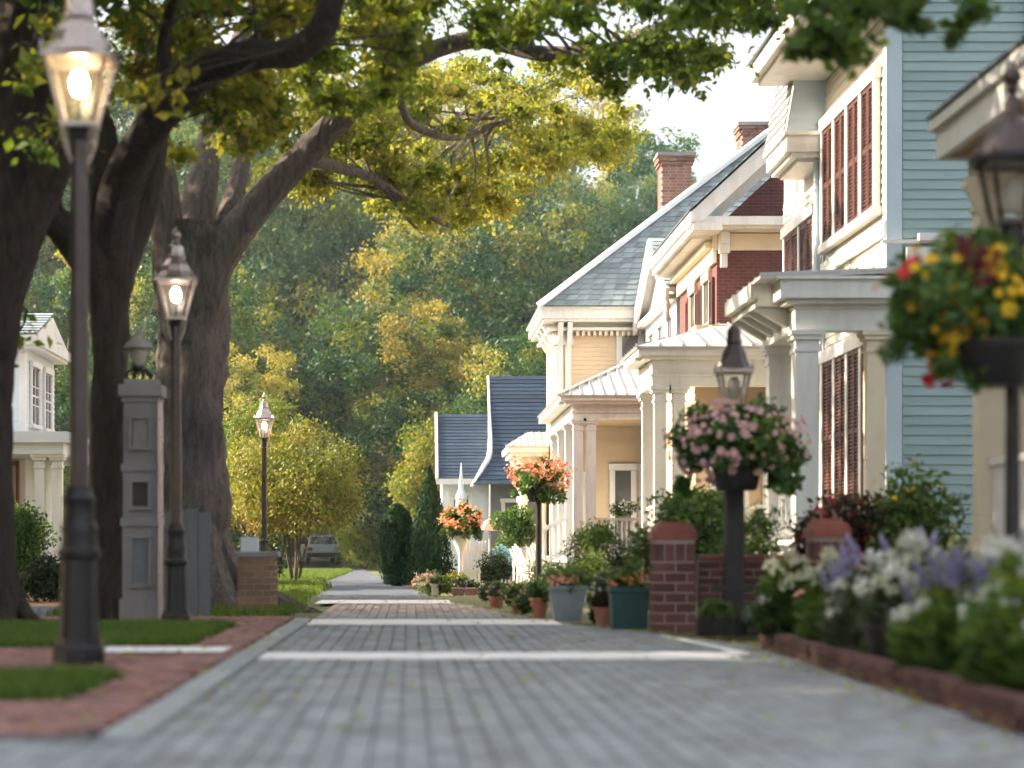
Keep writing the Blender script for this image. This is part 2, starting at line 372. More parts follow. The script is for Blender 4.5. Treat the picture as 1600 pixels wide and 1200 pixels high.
def crown_clumps(rg, n, c, rad, cr, tone=.45, low=-.8):
    """clump centres spread through an ellipsoid, denser near the skin, with an uneven outline"""
    out = []
    for _ in range(n):
        d = unit(rg, 1)[0]; d[2] = max(d[2], low); k = (.35 + .65 * rg.random() ** .5) * (1 + .12 * rg.normal())
        p = np.array(c) + d * np.array(rad) * k
        out.append((p[0], p[1], p[2], cr * (.6 + .8 * rg.random()), tone + .22 * rg.normal()))
    return out

# ================================================================ THE SETTING
def sheet(name, pts, z, m):
    return struct(name, MB().add([(x, y, z) for x, y in pts], [tuple(range(len(pts)))]), m)
def hill_z(x, y):
    t = max(0.0, y - 95); k = .27 * t * min(1, t / 36)
    return k * (1 - .30 * min(1, max(0, (x - 9) / 24)))
mb = MB()
xs = np.linspace(-260, 260, 53); ys = np.concatenate([np.linspace(-30, 80, 12), np.linspace(86, 240, 44), [420]])
for y in ys:
    for x in xs: mb.v.append((x, y, hill_z(x, min(y, 225)) - .03))
nx = len(xs)
for j in range(len(ys) - 1):
    for i in range(nx - 1): mb.f.append((j * nx + i, j * nx + i + 1, (j + 1) * nx + i + 1, (j + 1) * nx + i)); mb.r.append(0)
struct('ground', mb, M['ground'])

RE = [(5, 2.62), (9, 2.66), (17, 2.86), (19.6, 2.45), (22, 1.75), (25, 1.35), (29, .95), (33, .45), (36, .25)]
def right_edge(y):
    return float(np.interp(y, [a for a, b in RE], [b for a, b in RE]))
KERB = -1.10
# road bed, then pavers standing proud of it
road = sheet('road', [(-4.6, 5), (RE[0][1], 5)] + [(b + .05, a) for a, b in RE] + [(KERB - .02, 36), (KERB - .02, 8.42), (-4.6, 8.42)], -.004, M['mortar'])
PW, PL, GAP = .118, .21, .009
pm = MB().cbox(-PW / 2 + GAP / 2, PW / 2 - GAP / 2, -PL / 2 + GAP / 2, PL / 2 - GAP / 2, -.04, .012, .006).mesh('paver', M['paver'])
cells = []
row = 0; y = 6.9
while y < 31:
    x0 = KERB if y > 8.55 else -4.4
    xe = right_edge(y) - .03; x = x0 + (PW / 2)
    while x < xe - .03:
        cells.append((x, y, row)); x += PW
    row += 1; y += PL
vis = [c for c in cells if 0 < 640 + FPX * c[0] / c[1] < 1600 and c[1] > 7.55]
near = set(vis[:300])
far_p = MB(); far_k = MB()
rg = random.Random(3)
for c in cells:
    x, y, _ = c; dz = rg.uniform(-.003, .003)
    if c in near: use('paver', pm, road, (x, y, dz)).rotation_euler = (rg.uniform(-.01, .01), rg.uniform(-.01, .01), 0)
    else:
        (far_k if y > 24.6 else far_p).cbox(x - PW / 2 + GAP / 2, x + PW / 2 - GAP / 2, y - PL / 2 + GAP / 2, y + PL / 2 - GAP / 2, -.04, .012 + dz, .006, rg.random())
o = far_p.build('paver_field', M['paver'], road, kind='stuff')
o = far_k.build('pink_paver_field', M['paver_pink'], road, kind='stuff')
WZ = .05
# strips of sunlight across road and footway, painted as pale bands
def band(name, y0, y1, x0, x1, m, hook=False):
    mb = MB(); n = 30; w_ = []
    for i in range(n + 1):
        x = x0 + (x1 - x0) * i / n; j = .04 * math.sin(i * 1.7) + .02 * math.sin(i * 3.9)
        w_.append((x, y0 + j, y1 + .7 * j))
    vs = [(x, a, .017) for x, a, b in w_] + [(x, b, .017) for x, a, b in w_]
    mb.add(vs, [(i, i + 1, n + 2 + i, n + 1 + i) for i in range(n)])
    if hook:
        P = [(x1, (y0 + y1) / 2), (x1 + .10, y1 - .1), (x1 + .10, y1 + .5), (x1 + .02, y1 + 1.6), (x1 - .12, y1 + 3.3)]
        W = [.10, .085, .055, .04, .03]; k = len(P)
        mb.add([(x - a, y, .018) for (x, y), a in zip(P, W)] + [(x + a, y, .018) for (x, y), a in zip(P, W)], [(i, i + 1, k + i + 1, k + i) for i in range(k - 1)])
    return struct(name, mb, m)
band('sun_strip', 14.75, 15.75, KERB, 2.42, M['white_sun_strip'], True)
band('footway_sun_strip', 14.8, 15.6, -2.3, KERB - .25, M['white_sun_strip']).location.z = WZ
band('sun_strip', 21.6, 23.3, KERB, 1.62, M['pink_sun_strip'])
band('sun_strip', 30.2, 32.4, KERB - .3, .62, M['pink_sun_strip'])
sheet('lane', [(-1.45, 32.4), (.45, 32.4), (-.2, 48), (-1.5, 75), (-2.2, 95), (-3.9, 95), (-3.1, 70), (-1.95, 45)], .004, M['asphalt'])
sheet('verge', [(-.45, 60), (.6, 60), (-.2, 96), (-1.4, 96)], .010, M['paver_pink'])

# brick footway on the left with its kerb
WZ = .05
walk = struct('sidewalk', MB().box(-4.6, KERB - .24, 8.45, 23.2, -.05, WZ - .012), M['mortar'])
BW, BL = .105, .21
bm_ = MB().cbox(-BW / 2 + .004, BW / 2 - .004, -BL / 2 + .004, BL / 2 - .004, -.03, .006, .005).mesh('brick', M['walk_brick'])
GR = [(-4.7, -1.72, 10.2, 12.3), (-4.7, -1.75, 15.9, 20.4)]       # lawn patches let into the footway
spots = []; y = 8.45 + BL / 2; rw = 0
while y < 23.1:
    x = -4.55 + (BW / 2 if rw % 2 else 0)
    while x < KERB - .22:
        if not any(a - .04 < x < b + .04 and c - .08 < y < d + .08 for a, b, c, d in GR): spots.append((x, y))
        x += BW
    y += BL; rw += 1
vis = [p for p in spots if 640 + FPX * p[0] / p[1] > 0]
near = set(vis[:300]); rest = MB()
for p in spots:
    dz = rg.uniform(-.004, .004)
    if p in near: use('brick', bm_, walk, (p[0], p[1], WZ + dz))
    else: rest.cbox(p[0] - BW / 2 + .004, p[0] + BW / 2 - .004, p[1] - BL / 2 + .004, p[1] + BL / 2 - .004, WZ - .03, WZ + .006 + dz, .005, rg.random())
rest.build('brick_field', M['walk_brick'], walk, kind='stuff')
kerb = struct('kerb', MB().box(KERB - .22, KERB - .03, 8.5, 23.2, -.05, .015), M['mortar'])
km = MB().cbox(-.085, .085, -.44, .44, -.05, .022, .012).mesh('kerb_stone', M['kerb'])
y = 8.9
while y < 23: use('kerb_stone', km, kerb, (KERB - .092, y, WZ - .026 + rg.uniform(-.004, .004))); y += .89
km2 = MB().cbox(-.44, .44, -.09, .09, -.06, .02, .012).mesh('kerb_stone', M['brick_cap'])
x = -4.2
while x < KERB - .6: use('kerb_stone', km2, kerb, (x, 8.40, .03)); x += .89
sheet('driveway', [(-14, 24.2), (-4.4, 24.2), (-4.4, 29), (-14, 29)], .006, M['asphalt'])
sheet('mulch_bed', [(-14, 29.1), (-4.4, 29.1), (-4.2, 38), (-14, 38)], .010, M['mulch'])

def grass(name, label, regions, dens, h, seed, z=0.0, m='grass', tone=.5):
    rg = np.random.default_rng(seed); Ps = []
    for (x0, x1, y0, y1) in regions:
        n = int((x1 - x0) * (y1 - y0) * dens); Ps.append(np.column_stack([rg.uniform(x0, x1, n), rg.uniform(y0, y1, n), np.full(n, z)]))
    P = np.concatenate(Ps); n = len(P)
    P[:, 1] += .08 * np.sin(P[:, 0] * 9); P[:, 0] += .05 * np.sin(P[:, 1] * 7) + .04 * np.sin(P[:, 1] * 17)
    x = np.column_stack([rg.normal(size=n) * .35, rg.normal(size=n) * .35, np.ones(n)]); nn = unit(rg, n)
    hh = h * (.6 + .8 * rg.random(n)); P[:, 2] += hh * .45
    patch = .16 * np.sin(P[:, 0] * 2.1 + 1) * np.sin(P[:, 1] * 1.3)
    me = scatter_mesh(name, P, x, nn, hh, np.clip(tone + patch + .2 * rg.normal(size=n), 0, 1), M[m], (np.array([[-.5, -.09, 0], [-.5, .09, 0], [.5, 0, .12]]), [(0, 1, 2)]))
    o = use(name, me, None, (0, 0, 0)); return tag(o, label, 'grass', kind='stuff')
mb = MB()
for a, b, c, d in GR: mb.box(a, b, c, d, 0, WZ - .004)
struct('lawn', mb, M['soil'])
grass('grass', 'mown green lawn patches set into the brick footway', [(-4.2, -1.74, 10.25, 12.25), (-4.7, -1.78, 15.95, 20.35)], 3600, .075, 3, WZ - .006)
grass('grass', 'rough sunlit grass along the far verge of the lane', [(-4.3, -1.5, 24.0, 30), (-4.2, -1.7, 30, 44), (-6, -2.2, 44, 78)], 420, .13, 4, 0, tone=.55)

# ================================================================ street trees
def tree_near(name, label, base, limbs, clumps, bark, leaf, per, size, seed, gold=None, group=None):
    t = thing(name, label, 'tree', base, group)
    mb = MB()
    pts, rad = limbs[0]; mb.tube(pts, rad, 28, .17, seed, 11)
    mb.build('trunk', M[bark], t, True)
    for i, (pts, rad) in enumerate(limbs[1:]):
        if rad[0] > .12:                                # root the limb inside the trunk
            pts = [Vector(pts[0]) + Vector((0, .04, -.75))] + list(pts); rad = [rad[0] * .30] + list(rad)
        MB().tube(pts, rad, 14, .10, seed + i + 1, 7).build('limb', M[bark], t, True)
    nodes = []
    for pts, rad in limbs:
        for i in range(len(pts) - 1):
            for k in range(5): nodes.append(Vector(pts[i]).lerp(Vector(pts[i + 1]), k / 5))
    tw = MB(); rr = random.Random(seed)
    for cl in list(clumps) + (list(gold[0]) if gold else []):
        c = Vector(cl[:3]); n0 = rr.choice(sorted(nodes, key=lambda q: (q - c).length_squared)[:7]); L = (c - n0).length
        if L > 2.4: continue
        mid = n0.lerp(c, .5) + Vector((rr.uniform(-.1, .1), rr.uniform(-.1, .1), rr.uniform(-.02, .16))) * L
        tw.tube([n0, mid, c], [.008 + .012 * L, .006 + .005 * L, .005], 5, 0, 1, 3)
        for _ in range(4):
            e = c + Vector((rr.gauss(0, 1), rr.gauss(0, 1), rr.gauss(0, .8))).normalized() * cl[3] * 1.05
            tw.tube([mid.lerp(c, .75), mid.lerp(e, .7), e], [.006, .005, .003], 4, 0, 1, 2)
    tw.build('twigs', M[bark], t, kind='stuff')
    b0, r0 = Vector(base), limbs[0][1][1]
    for i in range(6):
        an = i * 1.05 + rr.uniform(-.3, .3); d = Vector((math.cos(an), math.sin(an), 0)); ll = r0 * rr.uniform(1.9, 2.7)
        MB().tube([b0 + d * r0 * .35 + Vector((0, 0, r0 * 2.4)), b0 + d * r0 * .85 + Vector((0, 0, r0 * .9)), b0 + d * ll * .8 + Vector((0, 0, r0 * .12)), b0 + d * ll * 1.2 + Vector((0, 0, -.10))], [r0 * .25, r0 * .42, r0 * .26, r0 * .1], 9, .12, seed + i, 5).build('root', M[bark], t, True)
    me = foliage('crown', clumps, per, size, M[leaf], seed, LEAF_F, soft=True, ellips=(1.15, 1.15, .62), tn=.12)
    use('crown', me, t, (0, 0, 0))
    if gold:
        use('crown', foliage('crown', gold[0], gold[1], gold[2], M['leaf_gold'], seed + 50, LEAF_F, soft=True, ellips=(1.2, 1.2, .65), tn=.12), t, (0, 0, 0))
    return t
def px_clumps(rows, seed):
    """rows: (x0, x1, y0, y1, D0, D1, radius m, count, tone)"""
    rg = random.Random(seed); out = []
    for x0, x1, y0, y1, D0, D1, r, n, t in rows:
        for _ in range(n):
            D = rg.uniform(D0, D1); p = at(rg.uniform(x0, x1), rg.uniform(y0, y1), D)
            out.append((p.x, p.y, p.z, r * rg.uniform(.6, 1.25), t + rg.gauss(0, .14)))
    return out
A = at
# tree at the left edge
tree_near('street_tree', 'dark trunked tree at the edge of the lawn, cut off by the left border', (-4.1, 20.6, 0),
    [([A(-22, 985, 20.6), A(-12, 860, 20.6), A(-16, 640, 20.6), A(-4, 480, 20.5), A(10, 360, 20.4), A(28, 200, 20.2), A(34, 40, 20), A(40, -160, 19.8)], [.33, .23, .21, .22, .30, .32, .27, .18]),
     ([A(8, 440, 20.4), A(50, 330, 20.2), A(85, 250, 20), A(110, 120, 19.6), A(120, -40, 19.2)], [.24, .22, .19, .15, .09]),
     ([A(0, 420, 20.5), A(-60, 250, 20.8), A(-140, 40, 21), A(-220, -200, 21)], [.24, .2, .15, .08])],
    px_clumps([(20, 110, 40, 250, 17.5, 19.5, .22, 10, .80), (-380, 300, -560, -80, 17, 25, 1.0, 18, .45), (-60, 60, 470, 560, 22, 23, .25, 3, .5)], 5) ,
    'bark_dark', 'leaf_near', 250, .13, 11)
# tree with the reaching dark limb
tree_near('street_tree', 'dark straight trunked tree between the first lamp post and the stone pillar', (-3.27, 22, 0),
    [([A(168, 985, 22), A(170, 900, 22), A(168, 760, 22), A(172, 600, 22), A(168, 470, 22), A(165, 380, 22), A(150, 250, 22.2), A(120, 60, 22.6), A(90, -160, 23)], [.33, .21, .185, .19, .20, .24, .24, .2, .12]),
     ([A(172, 420, 22), A(190, 290, 21.6), A(235, 200, 21), A(310, 120, 20.4), A(390, 88, 19.8), A(455, 82, 19.4), A(505, 40, 19), A(540, -40, 18.6), A(640, -120, 18)], [.24, .22, .19, .16, .145, .14, .13, .10, .06]),
     ([A(185, 440, 22), A(222, 330, 22.2), A(243, 220, 22.4), A(262, 130, 22.6), A(300, -40, 23)], [.18, .155, .13, .10, .06]),
     ([A(160, 450, 22), A(110, 365, 21.6), A(75, 330, 21.3), A(40, 200, 21), A(10, 40, 20.6)], [.22, .19, .16, .13, .08]),
     ([A(230, 205, 21), A(250, 130, 20.4), A(262, 30, 20), A(300, -60, 19.5)], [.10, .08, .06, .04])],
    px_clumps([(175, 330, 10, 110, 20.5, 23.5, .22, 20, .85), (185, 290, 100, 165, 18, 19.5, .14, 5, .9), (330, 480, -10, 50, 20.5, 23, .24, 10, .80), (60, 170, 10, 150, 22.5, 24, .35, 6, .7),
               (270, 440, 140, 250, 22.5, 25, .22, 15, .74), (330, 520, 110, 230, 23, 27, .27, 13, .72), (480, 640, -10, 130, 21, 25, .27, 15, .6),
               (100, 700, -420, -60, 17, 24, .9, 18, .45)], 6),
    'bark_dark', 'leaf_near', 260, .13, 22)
# big grey tree
limbC = [A(318, 470, 27), A(355, 385, 27), A(430, 290, 27), A(510, 205, 27), A(565, 155, 27), A(640, 95, 27), A(740, 62, 27), A(850, 84, 26.5), A(960, 76, 26), A(1045, 40, 25.5), A(1170, 26, 25), A(1290, -20, 24.5)]
tree_near('street_tree', 'broad grey trunked tree forking into several limbs behind the second lamp post', (-2.85, 27.2, 0),
    [([A(300, 975, 27.2), A(302, 930, 27.2), A(300, 830, 27.2), A(298, 700, 27.2), A(300, 560, 27.2), A(298, 440, 27.2), A(300, 350, 27.2)], [.72, .55, .47, .45, .46, .46, .40]),
     (limbC, [.26, .23, .20, .18, .165, .14, .11, .10, .09, .075, .06, .03]),
     ([A(272, 440, 27.1), A(258, 330, 27), A(248, 230, 27), A(225, 90, 27), A(200, -80, 27)], [.27, .22, .17, .13, .08]),
     ([A(300, 420, 27.3), A(312, 310, 27.6), A(330, 215, 28), A(360, 100, 28.4), A(420, -40, 29)], [.3, .22, .17, .13, .08]),
     ([A(322, 430, 27.4), A(362, 320, 28), A(384, 230, 28.6), A(430, 120, 29.2)], [.19, .14, .11, .07]),
     ([A(470, 245, 27.2), A(530, 262, 29), A(585, 280, 30), A(640, 318, 31), A(700, 352, 31.6)], [.09, .075, .07, .06, .045]),
     ([A(592, 284, 30.2), A(622, 325, 30.6), A(652, 358, 31)], [.035, .025, .015]),
     ([A(962, 78, 26), A(964, 120, 26), A(966, 165, 26)], [.03, .022, .012]),
     ([A(620, 110, 27.2), A(640, 190, 29), A(720, 215, 31), A(800, 180, 33)], [.07, .06, .045, .03]),
     ([A(340, 1000, 26.6), A(345, 940, 26.8), A(322, 860, 27.1), A(312, 740, 27.2)], [.30, .24, .2, .12]),
     ([A(262, 1000, 26.8), A(258, 940, 26.9), A(272, 840, 27.1), A(282, 700, 27.2)], [.28, .22, .18, .1])],
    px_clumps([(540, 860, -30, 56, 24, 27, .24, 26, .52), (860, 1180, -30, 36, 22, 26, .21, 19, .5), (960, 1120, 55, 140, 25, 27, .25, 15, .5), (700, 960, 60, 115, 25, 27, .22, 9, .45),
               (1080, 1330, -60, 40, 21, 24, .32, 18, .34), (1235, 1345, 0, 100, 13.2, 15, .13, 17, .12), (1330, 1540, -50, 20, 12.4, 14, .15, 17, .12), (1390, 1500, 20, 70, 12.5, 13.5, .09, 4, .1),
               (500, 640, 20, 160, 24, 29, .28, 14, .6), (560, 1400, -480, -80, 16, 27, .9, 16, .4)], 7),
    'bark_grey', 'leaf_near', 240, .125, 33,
    gold=(px_clumps([(480, 720, 120, 300, 29, 34, .30, 38, .58), (640, 975, 100, 250, 31, 36, .28, 48, .66), (560, 740, 260, 350, 30, 34, .28, 14, .62), (700, 820, 220, 330, 32, 36, .28, 11, .62),
                     (420, 540, 220, 320, 30, 33, .3, 10, .62), (380, 470, 60, 200, 29, 32, .4, 8, .6), (820, 970, 150, 260, 34, 37, .3, 10, .7)], 8), 400, .105))

# unseen trees added on the left to cast shade over the street
def crown_mesh(name, seed, rad, n, cr, per, size, m, cz, tone=.45, low=-.8):
    rg = np.random.default_rng(seed)
    lobes = crown_clumps(rg, n, (0, 0, cz), rad, cr, tone, low); cl = []
    for x, y, z, r, tn in lobes:                        # every lobe carries its own tufts
        for d in unit(rg, 8):
            d[2] = d[2] * .8 + .15; k = r * (.75 + .4 * rg.random())
            cl.append((x + d[0] * k, y + d[1] * k, z + d[2] * k * .8, r * (.28 + .22 * rg.random()), tn + .07 * rg.normal()))
    return foliage(name, cl, per, size, m, seed, shell=.35, tn=.07)
CW = [crown_mesh('crown', 40 + i, (3.3 + .6 * (i % 3), 3.3 + .35 * i % 1, 5.0 + .3 * i), 34, 1.5, 125, .18, M['leaf_hill'], 6.4, [.42, .55, .35, .62, .48][i]) for i in range(5)]
tk = MB().tube([(0, 0, -1), (.1, 0, 3), (-.1, .1, 6), (.1, 0, 9)], [.34, .26, .2, .08], 10, .1, 2, 4).mesh('trunk', M['bark_grey'], True)
def wood_tree(name, x, y, z, s, sz, variant, label, group, rot=0.0, bark=True):
    t = thing(name, label, 'tree', (x, y, z), group)
    use('crown', CW[variant % 5], t, (x, y, z)); use('trunk', tk, t, (x, y, z))
    t.scale = (s, s, sz); t.rotation_euler = (0, 0, rot); return t
rg2 = random.Random(12)
SHADE_TREES = [(-13.5, 7.2, 1.25), (-13.0, 11.8, 1.3), (-12.8, 20.0, 1.1), (-13.2, 26.5, 1.0), (-14.5, 33.5, 1.05), (-17, 1.5, 1.1), (-14, -5, 1.1), (-18.5, 8.5, 1.35), (-18.0, 14.0, 1.3), (-18.5, 23.5, 1.35), (-16.5, 4.0, 1.2)]
for i, (x, y, s) in enumerate(SHADE_TREES):
    wood_tree('shade_tree', x, y, 0, s, s * 1.0, i, 'leafy tree added out of view to shade the street', 'added shade trees out of view', i * 1.3)

# wooded hillside behind the street
ROWS = [(86, -19, 9, 6.6, .95), (97, -23, 13, 7.6, 1.25), (110, -26, 17, 8.2, 1.4), (124, -29, 21, 8.8, 1.45), (140, -32, 26, 9.4, 1.5), (157, -36, 31, 10, 1.5), (176, -40, 36, 10.5, 1.5)]
for r_, (D, x0, x1, st, s) in enumerate(ROWS):
    x = x0; k = 0
    lab = ['tree at the foot of the wooded hill, just past the lane and rooftops', 'tree low on the green wooded hillside', 'tree standing partway up the green wooded hillside', 'tree midway up the hazy wooded hillside',
           'tree on the upper slope of the wooded hill', 'tree near the skyline of the wooded hill', 'tree on the topmost ridge of the wooded hill'][r_]
    while x < x1:
        xx = x + rg2.uniform(-1.6, 1.6); yy = D + rg2.uniform(-4, 4); s_ = s * rg2.uniform(.7, 1.2)
        zb = hill_z(xx, yy) - .3; sz = s_ * rg2.uniform(.88, 1.12)
        sky_y = float(np.interp(640 + FPX * xx / yy, [500, 850, 960, 1060, 1140, 1300], [60, 120, 175, 205, 250, 270])) + rg2.uniform(-25, 45)
        sz = min(sz, (CH + (860 - sky_y) * yy / FPX - zb) / 12.0); s_ = min(s_, sz * 1.5)          # crowns stay under the ridge line
        if not (r_ == 0 and -6.5 < xx < .5) and sz > .35:
            wood_tree('hill_tree', xx, yy, zb, s_, sz, rg2.randrange(5), lab, 'hillside trees, row %s' % 'one two three four five six seven'.split()[r_], rg2.uniform(0, 6.28))
        x += st * rg2.uniform(.8, 1.2); k += 1

# ================================================================ houses
def F_cam(x, y): return (Vector((x, y, 0)), Vector((1, 0, 0)), Vector((0, -1, 0)))      # wall facing the camera
def F_str(x, y): return (Vector((x, y, 0)), Vector((0, -1, 0)), Vector((-1, 0, 0)))     # wall facing the street from the right
def F_lft(x, y): return (Vector((x, y, 0)), Vector((0, 1, 0)), Vector((1, 0, 0)))       # wall facing the street from the left
def board_shape(mb, fr, a0, a1, b, p, t=.026, t1=.004, rnd=0.0):
    o, u, n = fr; z = Vector((0, 0, 1))
    v = [o + u * a + z * bb + n * c for a in (a0, a1) for bb, c in ((b, 0), (b, t), (b + p * 1.04, t1), (b + p * 1.04, 0))]
    mb.add(v, [(0, 1, 2, 3), (4, 7, 6, 5), (0, 4, 5, 1), (1, 5, 6, 2), (2, 6, 7, 3), (0, 3, 7, 4)], rnd)
def boards(parent, fr, a0, a1, b0, b1, p, m):           # each clapboard its own object, one shared mesh
    mb = MB(); z0 = (Vector((0, 0, 0)), fr[1], fr[2]); board_shape(mb, z0, a0, a1, 0, p); me = mb.mesh('clapboard', m)
    b = b0
    while b + p <= b1 + 1e-6: use('clapboard', me, parent, fr[0] + Vector((0, 0, b))); b += p
def boards_joined(parent, fr, a0, a1, b0, b1, p, m, name='siding'):
    mb = MB(); b = b0; rg = random.Random(4)
    while b + p <= b1 + 1e-6: board_shape(mb, fr, a0, a1, b, p, .022, .003, rg.random() * .999 + .001); b += p
    mb.build(name, m, parent, kind='stuff')
def window(parent, fr, a0, a1, b0, b1, c=0.02, casing=.11, hood=.16, cm='white', glass='window_glass', bars=(1, 1), curtain=False, sill=True):
    f = MB(); t = .05
    f.fbox(fr, a0 - casing, a0, b0 - .02, b1 + .02, c, c + t); f.fbox(fr, a1, a1 + casing, b0 - .02, b1 + .02, c, c + t)
    f.fbox(fr, a0 - casing - .03, a1 + casing + .03, b1 + .021, b1 + hood, c, c + t + .03)
    f.fbox(fr, a0 - .001, a1 + .001, b0 + (b1 - b0) * .5 - .02, b0 + (b1 - b0) * .5 + .02, c, c + t - .012)
    f.fbox(fr, a0 - .001, a0 + .035, b0, b1, c, c + t - .014); f.fbox(fr, a1 - .035, a1 + .001, b0, b1, c, c + t - .014)
    for i in range(1, bars[0]):
        a = a0 + (a1 - a0) * i / bars[0]; f.fbox(fr, a - .012, a + .012, b0, b1, c, c + t - .016)
    for j in range(1, bars[1]):
        b = b0 + (b1 - b0) * j / bars[1]; f.fbox(fr, a0, a1, b - .012, b + .012, c, c + t - .017)
    w_ = f.build('window', M[cm], parent)
    MB().fbox(fr, a0, a1, b0, b1, c + .004, c + .012).build('pane', M[glass], w_)
    if curtain: MB().fbox(fr, a0 + .03, a0 + (a1 - a0) * .42, b0, b1, c + .013, c + .016).build('curtain', M['curtain'], w_)
    if sill: MB().fbox(fr, a0 - casing - .05, a1 + casing + .05, b0 - .10, b0 - .021, c, c + t + .05).build('sill', M[cm], w_)
    return w_
def shutter(parent, fr, a0, a1, b0, b1, c=.03, m='shutter'):
    f = MB(); st = min(.06, (a1 - a0) * .2)
    f.fbox(fr, a0, a0 + st, b0, b1, c, c + .045); f.fbox(fr, a1 - st, a1, b0, b1, c, c + .045)
    for b in (b0, (b0 + b1) / 2 - .03, b1 - .07): f.fbox(fr, a0 + st, a1 - st, b, b + .07, c, c + .041)
    s = f.build('shutter', M[m], parent)
    l = MB(); b = b0 + .07; o, u, n = fr; z = Vector((0, 0, 1))
    while b < b1 - .10:
        v = [o + u * a + z * bb + n * cc for a in (a0 + st, a1 - st) for bb, cc in ((b, c + .036), (b + .045, c + .006), (b + .052, c + .012), (b + .008, c + .042))]
        l.add(v, [(0, 1, 2, 3), (4, 7, 6, 5), (0, 4, 5, 1), (1, 5, 6, 2), (2, 6, 7, 3), (0, 3, 7, 4)]); b += .055
    l.fbox(fr, a0 + st, a1 - st, b0 + .02, b1 - .02, c, c + .004)
    l.build('louvres', M[m], s, kind='stuff'); return s
def column(parent, x, y, z0, z1, w_=.26, m='white', name='column'):
    h = w_ / 2; t = .07 * 2
    c = MB().box(x - h, x + h, y - h, y + h, z0 + t + .1, z1 - .28).build(name, M[m], parent)
    b = MB(); b.box(x - h - .05, x + h + .05, y - h - .05, y + h + .05, z0, z0 + t); b.box(x - h - .025, x + h + .025, y - h - .025, y + h + .025, z0 + t, z0 + t + .1); b.build('base', M[m], c)
    k = MB(); k.box(x - h - .02, x + h + .02, y - h - .02, y + h + .02, z1 - .28, z1 - .24); k.box(x - h - .004, x + h + .004, y - h - .004, y + h + .004, z1 - .24, z1 - .12)
    k.box(x - h - .045, x + h + .045, y - h - .045, y + h + .045, z1 - .12, z1 - .06); k.box(x - h - .075, x + h + .075, y - h - .075, y + h + .075, z1 - .06, z1)
    for s in (-1, 1):                                  # raised fillets on the faces
        k.box(x - h * .55, x + h * .55, y + s * (h + .004) - .006, y + s * (h + .004) + .006, z1 - .22, z1 - .14)
    k.build('capital', M[m], c); return c
def cornice(parent, fr, a0, a1, z, h, out, m='white', name='cornice', steps=3):
    mb = MB()
    for i in range(steps): mb.fbox(fr, a0 - out * (i + 1) / steps * .0, a1, z + h * i / steps, z + h * (i + 1) / steps, -.02, out * (i + 1) / steps)
    return mb.build(name, M[m], parent)
def railing(parent, p, q, z0, z1, n, m='white', name='railing', dz=0.0):
    p, q = Vector((p[0], p[1], 0)), Vector((q[0], q[1], 0))
    up = Vector((0, 0, 1)); e = Vector((0, 0, dz))
    r = MB(); r.beam(p + up * z1, q + up * z1 + e, .09, .07); r.beam(p + up * (z0 + .06), q + up * (z0 + .06) + e, .06, .06)
    o = r.build(name, M[m], parent)
    for i in range(n):
        t = (i + .5) / n; a = p.lerp(q, t) + e * t
        MB().beam(a + up * (z0 + .09), a + up * (z1 - .035), .045, .045, Vector((1, 0, 0))).build('baluster', M[m], o)
    return o
def slope_rows(parent, quad, n, m, name='roof', t=.03, cols=0):
    """roof face as overlapping courses; quad = eave a, eave b, ridge b, ridge a"""
    a, b, c, d = [Vector(p) for p in quad]; nrm = (b - a).cross(d - a)
    if nrm.length < 1e-6: nrm = (b - a).cross(c - a)
    nrm.normalize()
    if nrm.z < 0: nrm = -nrm
    mb = MB(); rg = random.Random(9)
    for i in range(n):
        t0, t1 = i / n, min(1, (i + 1.12) / n)
        e0, e1, f0, f1 = a.lerp(d, t0), b.lerp(c, t0), a.lerp(d, t1), b.lerp(c, t1)
        k = max(1, int((e1 - e0).length / cols)) if cols else 1
        off = .5 * (i % 2)
        for j in range(k + (1 if cols else 0)):
            u0 = min(1, max(0, (j - off) / k)) if cols else 0; u1 = min(1, max(0, (j + 1 - off) / k)) if cols else 1
            if u1 - u0 < 1e-3: continue
            g = .012 / max(.1, (e1 - e0).length) if cols else 0
            v = [e0.lerp(e1, u0 + g), e0.lerp(e1, u1 - g), f0.lerp(f1, u1 - g), f0.lerp(f1, u0 + g)]
            lo = nrm * .005; hi = nrm * t
            w_ = [v[0] + lo, v[1] + lo, v[2] + lo, v[3] + lo, v[0] + hi, v[1] + hi, v[2] + nrm * .008, v[3] + nrm * .008]
            mb.add(w_, [(0, 3, 2, 1), (4, 5, 6, 7), (0, 1, 5, 4), (1, 2, 6, 5), (2, 3, 7, 6), (3, 0, 4, 7)], rg.random() * .99 + .005)
    o = MB().add([a, b, c, d], [(0, 1, 2, 3)]).build(name, M[m], parent)
    mb.build('slates', M[m], o, kind='stuff'); return o
